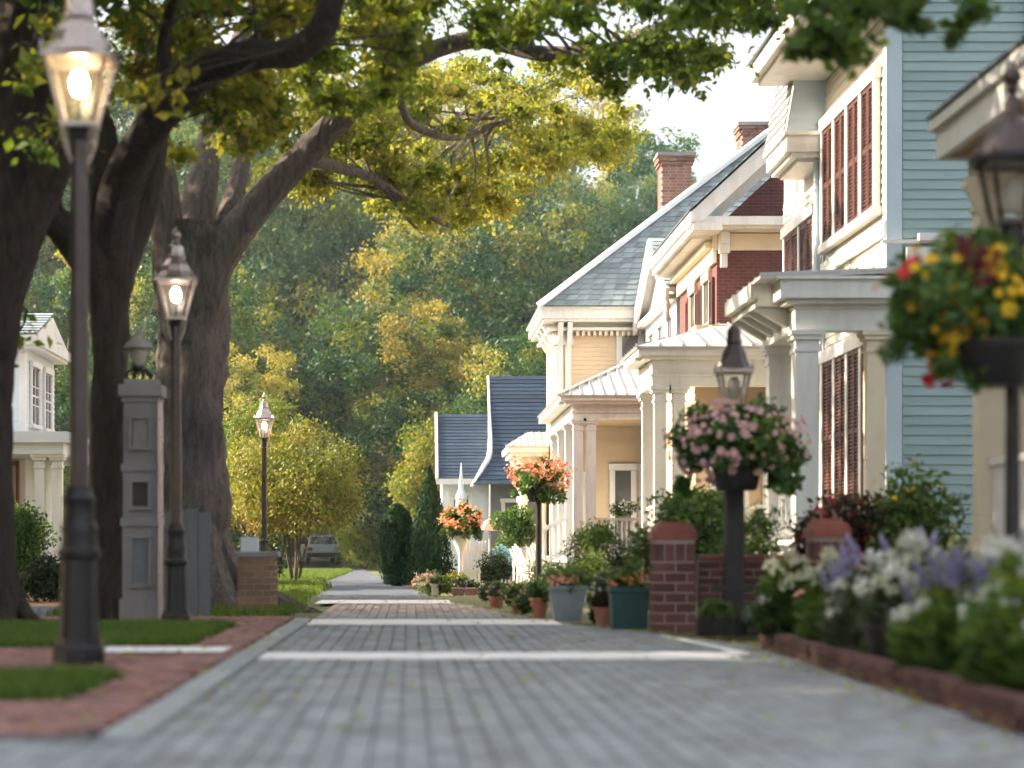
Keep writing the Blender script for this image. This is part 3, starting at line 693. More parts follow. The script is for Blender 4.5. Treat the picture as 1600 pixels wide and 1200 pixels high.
def seam_roof(parent, quad, n, m='metal_roof', name='roof'):
    """standing-seam roof face: each sheet and each upright seam its own piece"""
    a, b, c, d = [Vector(p) for p in quad]; nrm = (b - a).cross(c - a).normalized()
    if nrm.z < 0: nrm = -nrm
    o = MB().add([p + nrm * k for k in (0, -.04) for p in (a, b, c, d)], [(0, 1, 2, 3), (7, 6, 5, 4), (0, 4, 5, 1), (1, 5, 6, 2), (2, 6, 7, 3), (3, 7, 4, 0)]).build(name, M[m], parent)
    up = ((d + c) / 2 - (a + b) / 2); upd = (up - (b - a).normalized() * up.dot((b - a).normalized()))
    for i in range(n + 1):
        p = a.lerp(b, i / n)
        # run straight up the slope until the hip cuts it
        def lim():
            L = (b - a).length; u = (b - a).normalized(); s = (p - a).dot(u); da = (d - a); dbv = (c - b); k = 1.0
            if da.dot(u) > 1e-5: k = min(k, s / da.dot(u))
            if dbv.dot(u) < -1e-5: k = min(k, (L - s) / -dbv.dot(u))
            return max(0.02, k)
        q = p + upd * lim() * .99
        MB().beam(p + nrm * .018, q + nrm * .018, .022, .036, nrm).build('seam', M[m], o)
    return o

# ---------------- blue clapboard house
def blue_house():
    t = thing('clapboard_house', 'teal clapboard house with white street front and red louvred shutters', 'house', (6.6, 28.3, 0))
    x0, y0, y1 = 6.6, 28.3, 32.7
    MB().box(x0 + .03, 13, y0 + .03, y1, 0, 9.9).build('wall', M['teal'], t)
    boards(t, F_cam(0, y0 + .03), x0 + .22, 9.2, .90, 9.5, .136, M['teal'])
    boards(t, F_str(x0 + .03, 0), -(y1 - .1), -(y0 + .14), .90, 8.3, .136, M['front_board'])
    c = MB(); c.box(x0 - .02, x0 + .20, y0 - .02, y0 + .03, .3, 9.8); c.box(x0 - .021, x0 + .028, y0 + .031, y0 + .15, .3, 9.8); c.build('corner_board', M['pale_blue'], t)
    c = MB(); c.box(x0 - .02, x0 + .03, y1 - .11, y1, .3, 9.8); c.build('corner_board', M['pale_blue'], t)
    fr = F_str(x0, 0)
    # upper bank of shutters
    def bank(zb, zt, ya, yb, n):
        f = MB(); f.fbox(fr, -yb - .10, -ya + .10, zt, zt + .20, .0, .10); f.fbox(fr, -yb - .10, -ya + .10, zb - .12, zb, .0, .12)
        f.fbox(fr, -yb, -ya, zb, zt, -.005, .012)
        wd = (yb - ya) / n
        for i in range(n + 1): f.fbox(fr, -yb + i * wd - .07, -yb + i * wd + .07, zb, zt, .012, .085)
        w_ = f.build('window_bank', M['white'], t)
        for i in range(n):
            a = -yb + i * wd
            shutter(t, fr, a + .09, a + wd * .52, zb, zt, .03); shutter(t, fr, a + wd * .54, a + wd - .09, zb, zt, .03)
    bank(5.62, 7.42, 28.75, 32.45, 4); bank(1.35, 3.75, 28.75, 32.45, 4)
    MB().fbox(fr, -y1, -y0, 5.15, 5.36, 0, .05).build('belt_course', M['white'], t)
    # eave over the street, gable roof
    e = MB(); e.box(5.62, 6.62, 28.0, 33.0, 8.28, 8.52); e.box(5.5, 5.62, 27.95, 33.05, 8.34, 8.62); e.build('eave', M['white'], t)
    slope_rows(t, [(5.45, 27.9, 8.6), (5.45, 33.1, 8.6), (9.8, 33.1, 12.4), (9.8, 27.9, 12.4)], 18, 'slate')
    window(t, F_cam(0, y0 + .0), 8.62, 9.5, 6.4, 9.2, .03)
    d = MB().tube([(6.5, 32.78, .4), (6.5, 32.78, 7.9), (6.2, 32.8, 8.25)], [.045] * 3, 8, 0, 1, 3); d.build('downpipe', M['pale_blue'], t, True)
    p = MB(); p.beam((6.5, 28.2, 5.05), (7.3, 28.2, 5.06), .05, .05); p.box(7.0, 7.35, 28.12, 28.27, 5.06, 5.16); p.box(6.85, 7.32, 28.2, 28.28, 4.72, 4.98); p.build('bracket_arm', M['white'], t)
    # porch
    py0, py1, px0 = 27.0, 29.5, 5.12
    fl = MB(); fl.box(px0 - .15, x0, py0 - .15, py1, .62, .78); fl.box(px0, x0, py0, py1, 0, .62); fl.build('porch_floor', M['white'], t)
    column(t, 5.24, 27.15, .78, 3.70, .30); column(t, 6.16, 27.15, .78, 3.70, .24, 'cream'); column(t, 5.24, 29.2, .78, 3.70, .28)
    b = MB(); b.box(px0 - .04, 6.32, py0, py0 + .30, 3.70, 3.98); b.box(px0 - .06, 6.33, py0 - .03, py0 + .32, 3.98, 4.04); b.box(px0 - .04, px0 + .27, py0 + .301, py1, 3.70, 3.98); b.build('beam', M['white'], t)
    b = MB(); b.box(px0 - .18, 6.34, py0 - .16, py0 + .3, 4.04, 4.10); b.box(px0 - .28, 6.35, py0 - .27, py0 + .3, 4.10, 4.34); b.box(px0 - .34, 6.36, py0 - .32, py0 + .3, 4.34, 4.38)
    b.box(px0 - .48, px0 + .3, py0 + .301, py1, 4.06, 4.16); b.box(px0 - .58, px0 + .3, py0 + .301, py1, 4.16, 4.36); b.build('cornice', M['white'], t)
    for i in range(4):
        y = py0 + .5 + i * .58; MB().add([(px0 - .5, y, 4.05), (px0 - .03, y, 4.05), (px0 - .03, y, 3.78), (px0 - .5, y + .14, 4.05), (px0 - .03, y + .14, 4.05), (px0 - .03, y + .14, 3.78)], [(0, 1, 2), (5, 4, 3), (0, 3, 4, 1), (1, 4, 5, 2), (2, 5, 3, 0)]).build('bracket', M['white'], t)
    MB().box(px0 - .05, x0, py0 + .3, py1, 3.985, 4.03).build('ceiling', M['tan_soffit'], t)
    seam_roof(t, [(px0 - .55, py0 - .3, 4.385), (px0 - .55, py1, 4.385), (6.58, py1, 4.47), (6.36, py0 - .3, 4.46)], 6)
    railing(t, (px0 + .12, py0 + .3), (px0 + .12, 29.0), .85, 1.65, 10)
blue_house()

# ---------------- white mansard house behind it
def mansard_house():
    t = thing('mansard_house', 'cream clapboard house with steep grey mansard roof and boxed white eave', 'house', (6.6, 33, 0))
    x0, y0, y1 = 6.62, 32.95, 36.2
    MB().box(x0, 13, y0, y1, 0, 9.6).build('wall', M['front_board'], t)
    boards_joined(t, F_str(x0, 0), -y1, -y0, .8, 6.98, .125, M['front_board'])
    fr = F_str(x0, 0)
    f = MB(); f.fbox(fr, -35.9, -33.1, 4.3, 4.42, .02, .12); f.fbox(fr, -35.9, -33.1, 6.25, 6.42, .02, .12)
    for y in (33.16, 34.45, 35.8): f.fbox(fr, -y - .06, -y + .06, 4.42, 6.25, .02, .09)
    f.build('window_bank', M['white'], t)
    for a, b in ((33.25, 33.78), (33.84, 34.36), (34.54, 35.1), (35.16, 35.72)): shutter(t, fr, -b, -a, 4.44, 6.23, .03)
    e = MB(); ye = 34.3; e.box(6.2, x0 + .05, y0 - .25, ye, 7.00, 7.06); e.box(6.08, x0 + .05, y0 - .36, ye + .1, 7.06, 7.14); e.box(6.0, x0 + .3, y0 - .40, ye + .15, 7.14, 7.40); e.box(5.95, x0 + .3, y0 - .44, ye + .18, 7.40, 7.46); e.build('eave', M['white'], t)
    slope_rows(t, [(5.97, 32.6, 7.46), (5.97, 34.4, 7.46), (6.4, 34.4, 9.9), (6.4, 32.6, 9.9)], 16, 'grey_roof')
    MB().add([(5.99, 32.61, 7.46), (9, 32.61, 7.46), (9, 32.61, 9.9), (6.41, 32.61, 9.9)], [(0, 1, 2, 3)]).build('gable_wall', M['pale_blue'], t)
mansard_house()

# ---------------- red brick house
def brick_house():
    t = thing('brick_house', 'dark red brick house with white pedimented gable and columned porch', 'house', (6.6, 44, 0))
    x0, y0, y1 = 6.6, 44.0, 50.0
    wl_ = MB(); wl_.box(x0, 13.4, y0, y1, 0, 7.75); wl_.add([(x0, y0, 7.75), (13.4, y0, 7.75), (10, y0, 10.9), (x0, y1, 7.75), (13.4, y1, 7.75), (10, y1, 10.9)], [(0, 1, 2), (5, 4, 3)]); wl_.build('wall', M['brick_wall'], t)
    MB().add([(6.55, 43.97, 7.87), (6.55, 43.97, 8.30), (10, 43.97, 11.44), (10, 43.97, 10.98)], [(0, 1, 2, 3)]).build('gable_board', M['white'], t)
    # horizontal return, frieze, corner bracket
    b = MB(); b.box(6.0, 10, 43.35, 44.05, 7.62, 7.68); b.box(5.93, 10, 43.25, 44.05, 7.68, 7.86); b.build('cornice_return', M['white'], t)
    MB().box(6.5, 10, 43.93, 44.0, 7.24, 7.60).build('frieze', M['cream'], t)
    b = MB(); b.box(6.62, 6.84, 43.72, 43.92, 7.16, 7.62); b.box(6.66, 6.80, 43.80, 43.92, 6.86, 7.16); b.box(6.64, 6.82, 43.66, 43.72, 7.36, 7.60); b.build('bracket', M['white'], t)
    # front eave with lit soffit and dentils
    e = MB(); e.box(6.1, 6.6, 44.05, 50.3, 7.50, 7.56); e.box(5.98, 6.6, 43.2, 50.4, 7.56, 7.72); e.box(5.92, 6.0, 43.15, 50.45, 7.72, 7.94); e.build('eave', M['white'], t)
    MB().box(6.52, 6.598, 44.02, 50.0, 6.98, 7.49).build('frieze', M['cream'], t)
    d = MB()
    for i in range(34): d.box(6.36, 6.52, 44.1 + i * .175, 44.18 + i * .175, 7.30, 7.44)
    d.build('dentils', M['cream'], t, kind='stuff')
    # raking eave of the gable (towards the camera) with board soffit
    for (xa, za, xb, zb) in ((5.95, 7.82, 10.0, 11.55), (14.05, 7.82, 10.0, 11.55)):
        r = MB(); d_ = Vector((xb - xa, 0, zb - za)); nn = Vector((-d_.z, 0, d_.x)).normalized()
        if nn.z < 0: nn = -nn
        for k, (h0, h1, ya, yb) in enumerate(((0, .10, 43.25, 44.1), (-.20, .0, 43.22, 43.34))):
            v = [Vector((x, y, z)) + nn * h for y in (ya, yb) for (x, z, h) in ((xa, za, h0), (xb, zb, h0), (xb, zb, h1), (xa, za, h1))]
            r.add(v, [(0, 1, 2, 3), (7, 6, 5, 4), (0, 4, 5, 1), (1, 5, 6, 2), (2, 6, 7, 3), (3, 7, 4, 0)])
        r.build('raking_eave', M['white'], t)
        if xa < 10:
            for k in range(6):
                v = [Vector((x, y, z)) - nn * .012 for y in (43.36 + k * .11, 43.455 + k * .11) for (x, z) in ((xa + .1, za + .09), (xb, zb))]
                MB().add([p - nn * .018 for p in v] + v, [(0, 1, 3, 2), (4, 6, 7, 5), (0, 4, 5, 1), (2, 3, 7, 6)]).build('soffit_board', M['white'], t)
    slope_rows(t, [(5.9, 43.2, 7.96), (5.9, 50.4, 7.96), (10, 50.4, 11.75), (10, 43.2, 11.75)], 20, 'slate', cols=.5)
    slope_rows(t, [(14.1, 50.4, 7.96), (14.1, 43.2, 7.96), (10, 43.2, 11.75), (10, 50.4, 11.75)], 20, 'slate', 'roof')
    fr = F_str(x0, 0)
    for (ya, yb) in ((44.9, 45.75), (47.1, 47.95)):
        window(t, fr, -yb, -ya, 4.9, 6.72, .0, .10, .22, 'cream')
        shutter(t, fr, -yb - .62, -yb - .14, 4.9, 6.72, .02); shutter(t, fr, -ya + .14, -ya + .62, 4.9, 6.72, .02)
    window(t, fr, -46.6, -45.5, 1.3, 3.3, .0, .12, .2, 'cream')
    # porch towards the camera
    px0, py0, py1 = 4.15, 35.0, 37.2
    MB().box(px0 - .1, 7.4, py0 - .1, py1, 0, .72).build('porch_floor', M['white'], t)
    for x in (4.30, 4.62): column(t, x, 35.2, .72, 3.62, .20)
    column(t, 6.6, 35.2, .72, 3.62, .22); column(t, 4.3, 37.0, .72, 3.62, .20)
    b = MB(); b.box(px0, 7.4, 35.05, 35.35, 3.62, 4.06); b.box(px0 - .02, 7.4, 35.03, 35.37, 3.78, 3.82); b.box(px0, px0 + .3, 35.351, py1, 3.62, 4.06); b.build('beam', M['white'], t)
    b = MB(); b.box(px0 - .16, 7.4, 34.9, 35.4, 4.06, 4.12); b.box(px0 - .26, 7.4, 34.8, 35.4, 4.12, 4.26); b.box(px0 - .26, px0 + .3, 35.401, py1, 4.08, 4.26); b.build('cornice', M['white'], t)
    MB().box(px0 + .3, 7.4, 35.36, 37.2, 4.0, 4.05).build('ceiling', M['tan_soffit'], t)
    seam_roof(t, [(px0 - .3, 34.75, 4.265), (7.4, 34.75, 4.265), (7.4, 37.5, 4.95), (5.7, 37.5, 4.95)], 9)
    seam_roof(t, [(px0 - .3, 37.5, 4.265), (px0 - .3, 34.75, 4.265), (5.7, 37.5, 4.95), (5.7, 37.5, 4.95)], 6)
    MB().box(5.2, 7.4, 37.2, 43.9, 0, 4.9).build('wing', M['yellow'], t)
    boards_joined(t, F_cam(0, 37.2), 5.2, 7.4, .8, 3.95, .13, M['yellow']); boards_joined(t, F_str(5.2, 0), -43.9, -37.2, .8, 4.8, .13, M['yellow'])
    window(t, F_cam(0, 37.2), 5.55, 6.05, 1.5, 3.0, .03, .1, .12); window(t, F_cam(0, 37.2), 6.5, 7.0, 1.5, 3.0, .03, .1, .12)
    railing(t, (4.72, 35.2), (6.48, 35.2), .72, 1.55, 15); railing(t, (4.3, 35.4), (4.3, 36.8), .72, 1.55, 9)
brick_house()

# ---------------- pale blue house with a gable towards the street
def pale_house():
    t = thing('gabled_house', 'narrow pale blue house with white gable boards beside the brick house', 'house', (6.6, 50.5, 0))
    x0, y0, y1 = 6.6, 50.55, 57.3; ym = (y0 + y1) / 2
    wl_ = MB(); wl_.box(x0, 12, y0, y1, 0, 7.2); wl_.add([(x0, y0, 7.2), (x0, y1, 7.2), (x0, ym, 8.6), (12, y0, 7.2), (12, y1, 7.2), (12, ym, 8.6)], [(0, 1, 2), (5, 4, 3)]); wl_.build('wall', M['blue_white'], t)
    boards_joined(t, F_str(x0, 0), -y1, -y0, .8, 7.1, .125, M['blue_white'])
    fr = F_str(x0, 0)
    for (ya, yb) in ((51.1, 52.0), (53.0, 53.9), (55.0, 55.9)):
        window(t, fr, -yb, -ya, 4.5, 6.6, .02, .12, .16, bars=(2, 2)); window(t, fr, -yb, -ya, 1.4, 3.3, .02, .12, .16, bars=(2, 2))
    for (ya, yb) in ((y0 - .3, ym), (y1 + .3, ym)):
        a, b = Vector((6.32, ya, 7.05)), Vector((6.32, yb, 8.8))
        MB().beam(a, b, .10, .42, Vector((1, 0, 0)).cross(b - a).normalized() * 1).build('gable_board', M['white'], t)
        MB().add([(6.32, ya, 7.15), (12, ya, 7.15), (12, yb, 8.85), (6.32, yb, 8.85), (6.32, ya, 7.27), (12, ya, 7.27), (12, yb, 8.97), (6.32, yb, 8.97)], [(0, 3, 2, 1), (4, 5, 6, 7), (0, 1, 5, 4), (3, 7, 6, 2), (0, 4, 7, 3)]).build('roof', M['white'], t)
    slope_rows(t, [(6.28, y0 - .32, 7.3), (12, y0 - .32, 7.3), (12, ym, 9.01), (6.28, ym, 9.01)], 12, 'slate')
    MB().box(6.35, 6.6, y0 - .1, y1 + .1, 7.0, 7.12).build('eave', M['white'], t)
    MB().lathe([(.04, 0), (.09, .1), (.06, .25), (.10, .35), (.03, .6)], (6.32, y0 - .2, 6.45), 10).build('pendant', M['white'], t, True)
pale_house()

# ---------------- yellow hip-roofed house
def yellow_house():
    t = thing('hip_roofed_house', 'pale yellow clapboard house with slate hip roof and metal roofed porch', 'house', (4.2, 58, 0))
    x0, y0, y1 = 4.2, 58.0, 62.6
    MB().box(x0, 18.2, y0, y1, 0, 7.4).build('wall', M['yellow'], t)
    boards_joined(t, F_cam(0, y0), x0 + .3, 10, .8, 7.0, .125, M['yellow']); boards_joined(t, F_str(x0, 0), -y1, -y0 - .3, .8, 7.0, .125, M['yellow'])
    c = MB(); c.box(x0 - .05, x0 + .14, y0 - .06, y0 - .001, .5, 6.9); c.box(x0 + .20, x0 + .38, y0 - .06, y0 - .001, .5, 6.9); c.box(x0 - .06, x0 - .001, y0, y0 + .3, .5, 6.9); c.build('corner_pilaster', M['white'], t)
    c = MB(); c.box(x0 - .12, x0 + .44, y0 - .12, y0 - .001, 6.62, 6.78); c.box(x0 - .08, x0 + .42, y0 - .09, y0 - .0011, 6.78, 6.98); c.box(x0 - .15, x0 - .001, y0, y0 + .4, 6.62, 6.98); c.build('capital', M['white'], t)
    # cornice
    e = MB(); e.box(x0 - .30, 18.5, y0 - .35, y1, 7.0, 7.08); e.box(x0 - .45, 18.6, y0 - .60, y1 + .5, 7.22, 7.30); e.box(x0 - .52, 18.7, y0 - .68, y1 + .6, 7.30, 7.56); e.box(x0 - .58, 18.8, y0 - .74, y1 + .65, 7.56, 7.62); e.build('cornice', M['white'], t)
    MB().box(x0 - .12, 18.3, y0 - .12, y1, 7.081, 7.219).build('frieze', M['cream'], t)
    d = MB()
    for i in range(44): d.box(x0 + .5 + i * .16, x0 + .58 + i * .16, y0 - .26, y0 - .0, 6.86, 6.99)
    d.build('dentils', M['cream'], t, kind='stuff')
    for i in range(3):
        y = y0 + .25 + i * 1.2
        MB().add([(x0 - .44, y, 7.2), (x0, y, 7.2), (x0, y, 6.5), (x0 - .15, y, 6.7), (x0 - .44, y + .16, 7.2), (x0, y + .16, 7.2), (x0, y + .16, 6.5), (x0 - .2, y + .16, 6.7)], [(0, 1, 2, 3), (7, 6, 5, 4), (0, 4, 5, 1), (2, 6, 7, 3), (3, 7, 4, 0)]).build('bracket', M['white'], t)
    for i in range(2):
        x = x0 - .02 + i * .26
        MB().add([(x, y0 - .58, 7.2), (x, y0, 7.2), (x, y0, 6.5), (x, y0 - .2, 6.7), (x + .14, y0 - .58, 7.2), (x + .14, y0, 7.2), (x + .14, y0, 6.5), (x + .14, y0 - .2, 6.7)], [(0, 1, 2, 3), (7, 6, 5, 4), (0, 4, 5, 1), (2, 6, 7, 3), (3, 7, 4, 0)]).build('bracket', M['white'], t)
    ea, za, ap = x0 - .58, 7.63, 13.1
    E = [Vector((ea, y0 - .86, za)), Vector((18.9, y0 - .86, za)), Vector((18.9, y1 + .86, za)), Vector((ea, y1 + .86, za))]; T = Vector((ea + 7.0, y0 + 2.3, ap)); T2 = Vector((ea + 7.0, y0 + 2.5, ap))
    slope_rows(t, [E[0], E[1], T, T], 34, 'slate', cols=.32); slope_rows(t, [E[3], E[0], T, T2], 30, 'slate'); 
    MB().add([E[1], E[2], T2, T], [(0, 1, 2, 3)]).build('roof', M['slate'], t)
    h = MB(); h.beam(E[0] + Vector((0, 0, .03)), T + Vector((0, 0, .08)), .26, .12); h.build('hip_flashing', M['blue_white'], t)
    # chimneys
    def chimney(x, y, zb, zt, w_):
        c = MB().box(x - w_ / 2 + .01, x + w_ / 2 - .01, y - w_ / 2 + .01, y + w_ / 2 - .01, zb, zt).build('chimney', M['joint'], t)
        mb = MB(); z = zb; rg = random.Random(2); k = 0
        while z < zt:
            s = w_ / 2 + (.05 if z > zt - .32 else 0) + (.04 if z > zt - .16 else 0)
            nb = 4
            for i in range(nb):
                a0 = -s + 2 * s * i / nb; a1 = a0 + 2 * s / nb - .014
                if k % 2: a0 += .05; a1 = min(a1 + .05, s)
                mb.box(x + a0, x + a1, y - s, y - s + .12, z, z + .078, rg.random() + .001)
                mb.box(x - s, x - s + .12, y + a0 + .121 * (i == 0), y + a1, z, z + .078, rg.random() + .001)
                mb.box(x + s - .12, x + s, y + a0 + .121 * (i == 0), y + a1, z, z + .078, rg.random() + .001)
            z += .09; k += 1
        mb.build('bricks', M['brick_chimney'], c, kind='stuff')
        cp = MB(); cp.box(x - w_ / 2 - .12, x + w_ / 2 + .12, y - w_ / 2 - .12, y + w_ / 2 + .12, zt, zt + .1); cp.build('chimney_cap', M['stone_grey'], c)
    chimney(7.75, 59.9, 9.4, 12.25, .88); chimney(10.3, 61.2, 11.5, 13.4, .9)
    # windows on the side wall
    fr = F_cam(0, y0)
    window(t, fr, 5.98, 6.5, 5.55, 6.88, .03, .13, .16)
    # porch on the side towards the camera
    px0, py0, py1 = 3.98, 50.0, 57.95; pf = .64
    fl = MB(); fl.box(px0 - .15, 6.5, py0 - .15, py1, pf - .14, pf); fl.box(px0, 6.5, py0, py1, 0, pf - .14); fl.build('porch_floor', M['white'], t)
    for x in (4.12, 4.44): column(t, x, 50.15, pf, 4.02, .23)
    column(t, 6.32, 50.15, pf, 4.02, .23)
    for y in (52.7, 55.3, 57.7): column(t, 4.12, y, pf, 4.02, .23)
    b = MB(); b.box(px0, 6.5, 50.0, 50.3, 4.02, 4.36); b.box(px0, px0 + .3, 50.301, 57.95, 4.02, 4.36); b.box(px0 - .03, 6.5, 49.96, 50.31, 4.16, 4.20); b.build('beam', M['white'], t)
    b = MB(); b.box(px0 - .2, 6.5, 49.78, 50.3, 4.36, 4.44); b.box(px0 - .32, 6.5, 49.66, 50.3, 4.44, 4.56); b.box(px0 - .32, px0 + .3, 50.301, 57.95, 4.38, 4.56); b.build('cornice', M['white'], t)
    MB().box(px0 + .3, 6.5, 50.31, 57.95, 4.30, 4.35).build('ceiling', M['tan_soffit'], t)
    seam_roof(t, [(px0 - .36, 49.6, 4.565), (6.6, 49.6, 4.565), (6.6, 53.4, 5.85), (6.05, 53.4, 5.85)], 11)
    seam_roof(t, [(px0 - .36, 57.95, 4.565), (px0 - .36, 49.6, 4.565), (6.05, 53.4, 5.85), (6.05, 57.95, 5.85)], 16)
    MB().beam((px0 - .36, 49.6, 4.58), (6.05, 53.4, 5.87), .10, .07).build('hip_flashing', M['metal_roof'], t)
    window(t, fr, 5.78, 6.3, .9, 3.05, .03, .12, .2); 
    dr = window(t, fr, 6.62, 7.3, pf, 3.05, .03, .12, .2, 'white', 'door_wood')
    window(t, fr, 4.5, 4.85, 1.3, 2.9, .03, .1, .12)
    railing(t, (4.56, 50.15), (6.2, 50.15), pf + .1, pf + .92, 14); railing(t, (4.12, 52.9), (4.12, 55.2), pf + .1, pf + .92, 12); railing(t, (4.12, 55.5), (4.12, 57.6), pf + .1, pf + .92, 10)
    # steps to the street with raked rails
    for i in range(4): MB().box(3.82 - .3 * i - .3, 3.83 - .3 * i, 50.6, 52.4, 0, pf - .02 - .15 * (i + 1)).build('step', M['white'], t)
    for y in (50.55, 52.45): railing(t, (3.95, y), (2.75, y), pf + .1, pf + .98, 9, dz=-.62)
    for y in (50.55, 52.45): MB().box(2.66, 2.80, y - .07, y + .07, 0, 1.15).build('newel_post', M['white'], t)
yellow_house()

# ---------------- dark roofed cottage down the street
def cottage():
    t = thing('dark_roofed_cottage', 'grey cottage with steep navy shingle roofs and white edges past the yellow house', 'house', (1.1, 75, 0))
    MB().box(1.2, 3.4, 75.6, 80, 0, 3.5).build('wall', M['blue_white'], t)
    w2 = MB(); w2.box(2.9, 9, 73.6, 79, 0, 3.2); w2.build('wall', M['plank_grey'], t)
    boards_joined(t, F_cam(0, 73.6), 2.9, 6, .5, 3.2, .16, M['plank_grey'])
    slope_rows(t, [(1.02, 75.0, 3.42), (3.6, 75.0, 3.42), (3.6, 77.6, 5.95), (1.02, 77.6, 5.95)], 20, 'dark_slate')
    slope_rows(t, [(1.02, 80.2, 3.42), (3.6, 80.2, 3.42), (3.6, 77.6, 5.95), (1.02, 77.6, 5.95)], 4, 'dark_slate')
    a, b = Vector((1.0, 75.0, 3.42)), Vector((1.0, 77.6, 5.98)); MB().beam(a, b, .10, .18, Vector((1, 0, 0)).cross(b - a).normalized()).build('rake_board', M['white'], t)
    MB().box(.95, 3.6, 74.9, 75.05, 3.22, 3.42).build('fascia', M['white'], t)
    MB().add([(1.2, 75.6, 3.5), (1.2, 80, 3.5), (1.2, 77.7, 5.8), (1.3, 75.6, 3.5), (1.3, 80, 3.5), (1.3, 77.7, 5.8)], [(0, 1, 2), (5, 4, 3), (0, 3, 4, 1)]).build('gable_wall', M['white'], t)
    # taller roof with a flared lower edge
    Y0, Y1, Y2 = 72.9, 73.9, 76.4
    slope_rows(t, [(2.25, Y0, 3.15), (9.2, Y0, 3.15), (9.2, Y1, 4.3), (2.98, Y1, 4.3)], 7, 'dark_slate'); slope_rows(t, [(2.98, Y1, 4.3), (9.2, Y1, 4.3), (9.2, Y2, 7.3), (2.98, Y2, 7.3)], 20, 'dark_slate')
    slope_rows(t, [(2.98, 79.4, 3.3), (9.2, 79.4, 3.3), (9.2, Y2, 7.3), (2.98, Y2, 7.3)], 4, 'dark_slate')
    MB().tube([(2.2, Y0 - .02, 3.05), (2.62, Y0 + .5, 3.75), (2.9, Y1, 4.35), (2.93, 75.1, 5.8), (2.93, Y2, 7.3)], [.06, .09, .10, .05, .04], 6, 0, 1, 4).build('rake_board', M['white'], t, True)
    MB().add([(2.98, Y1, 3.2), (2.98, 79, 3.2), (2.98, Y2, 7.2), (3.08, Y1, 3.2), (3.08, 79, 3.2), (3.08, Y2, 7.2)], [(0, 1, 2), (5, 4, 3)]).build('gable_wall', M['white'], t)
    s = MB().lathe([(.22, 0), (.2, .6), (.25, .65), (.11, 1.0), (.05, 1.5), (.012, 1.95)], (1.85, 73.4, 2.0), 8); s.build('spire', M['blue_white'], t)
    window(t, F_cam(0, 75.6), 1.6, 2.2, 1.6, 2.8, .02); window(t, F_cam(0, 73.6), 3.4, 4.1, 1.2, 2.5, .03)
cottage()
def garden_shed():
    t = thing('bay_porch', 'small white bracketed porch roof between the cottage and the yellow house', 'porch', (3.0, 62, 0))
    MB().box(3.35, 4.1, 61.5, 64, 0, 3.6).build('wall', M['blue_white'], t)
    b = MB(); b.box(3.0, 4.15, 61.0, 64.2, 3.6, 3.72); b.box(2.9, 4.15, 60.9, 64.3, 3.72, 3.9); b.build('cornice', M['white'], t)
    seam_roof(t, [(2.85, 60.85, 3.91), (4.15, 60.85, 3.91), (4.15, 62.4, 4.4), (3.6, 62.4, 4.4)], 6)
    for y in (61.1, 62.2, 63.3): MB().add([(3.05, y, 3.6), (3.4, y, 3.6), (3.4, y, 3.1), (3.05, y + .14, 3.6), (3.4, y + .14, 3.6), (3.4, y + .14, 3.1)], [(0, 1, 2), (5, 4, 3), (0, 3, 4, 1), (2, 5, 3, 0)]).build('bracket', M['white'], t)
    window(t, F_cam(0, 61.5), 3.5, 3.95, 1.6, 3.0, .02)
garden_shed()

# ---------------- porch at the right edge of the picture
def corner_porch():
    t = thing('corner_house', 'white porch with sunlit eave and tan soffit at the border behind the flower basket', 'house', (4.9, 14, 0))
    px0, y0, y1 = 5.0, 11.0, 18.9
    MB().box(7.3, 12, 10.5, 18.6, 0, 6.5).build('wall', M['white'], t)
    boards_joined(t, F_str(7.3, 0), -18.6, -10.5, .8, 6.4, .14, M['white'])
    MB().box(px0, 7.3, y0, y1 - .2, 0, .7).build('porch_floor', M['white'], t)
    for y in (18.55, 15.8, 13.0): column(t, 5.25, y, .7, 4.15, .24, 'cream')
    column(t, 5.62, 18.55, .7, 4.15, .2, 'cream')
    b = MB(); b.box(5.1, 5.4, y0, 18.4, 4.15, 4.42); b.box(5.1, 7.3, 18.401, 18.7, 4.15, 4.42); b.build('beam', M['cream'], t)
    b = MB(); b.box(4.86, 4.93, y0, y1 + .02, 4.40, 4.72); b.box(4.93, 7.3, y1 - .07, y1 + .02, 4.40, 4.72); b.box(4.80, 4.86, y0, y1 + .06, 4.66, 4.76); b.build('fascia', M['white'], t)
    MB().box(4.93, 7.3, y0, y1 - .07, 4.43, 4.47).build('soffit', M['tan_soffit'], t)
    slope_rows(t, [(4.78, y0, 4.77), (4.78, y1 + .05, 4.77), (7.3, y1 + .05, 5.9), (7.3, y0, 5.9)], 8, 'slate', cols=.4)
    for y in (18.3, 15.55): MB().add([(4.98, y, 4.15), (5.13, y, 4.15), (5.13, y, 3.75), (4.98, y, 4.06), (4.98, y + .1, 4.15), (5.13, y + .1, 4.15), (5.13, y + .1, 3.75), (4.98, y + .1, 4.06)], [(0, 1, 2, 3), (7, 6, 5, 4), (0, 4, 5, 1), (2, 6, 7, 3), (3, 7, 4, 0)]).build('bracket', M['cream'], t)
    railing(t, (5.25, 13.1), (5.25, 15.7), .7, 1.6, 16); railing(t, (5.25, 15.95), (5.25, 18.4), .7, 1.6, 15)
    fr = F_str(7.3, 0); window(t, fr, -17.6, -16.6, 1.2, 3.4, .02); window(t, fr, -14.4, -13.4, 1.2, 3.4, .02)
    shutter(t, fr, -18.2, -17.75, 1.2, 3.4)
corner_porch()

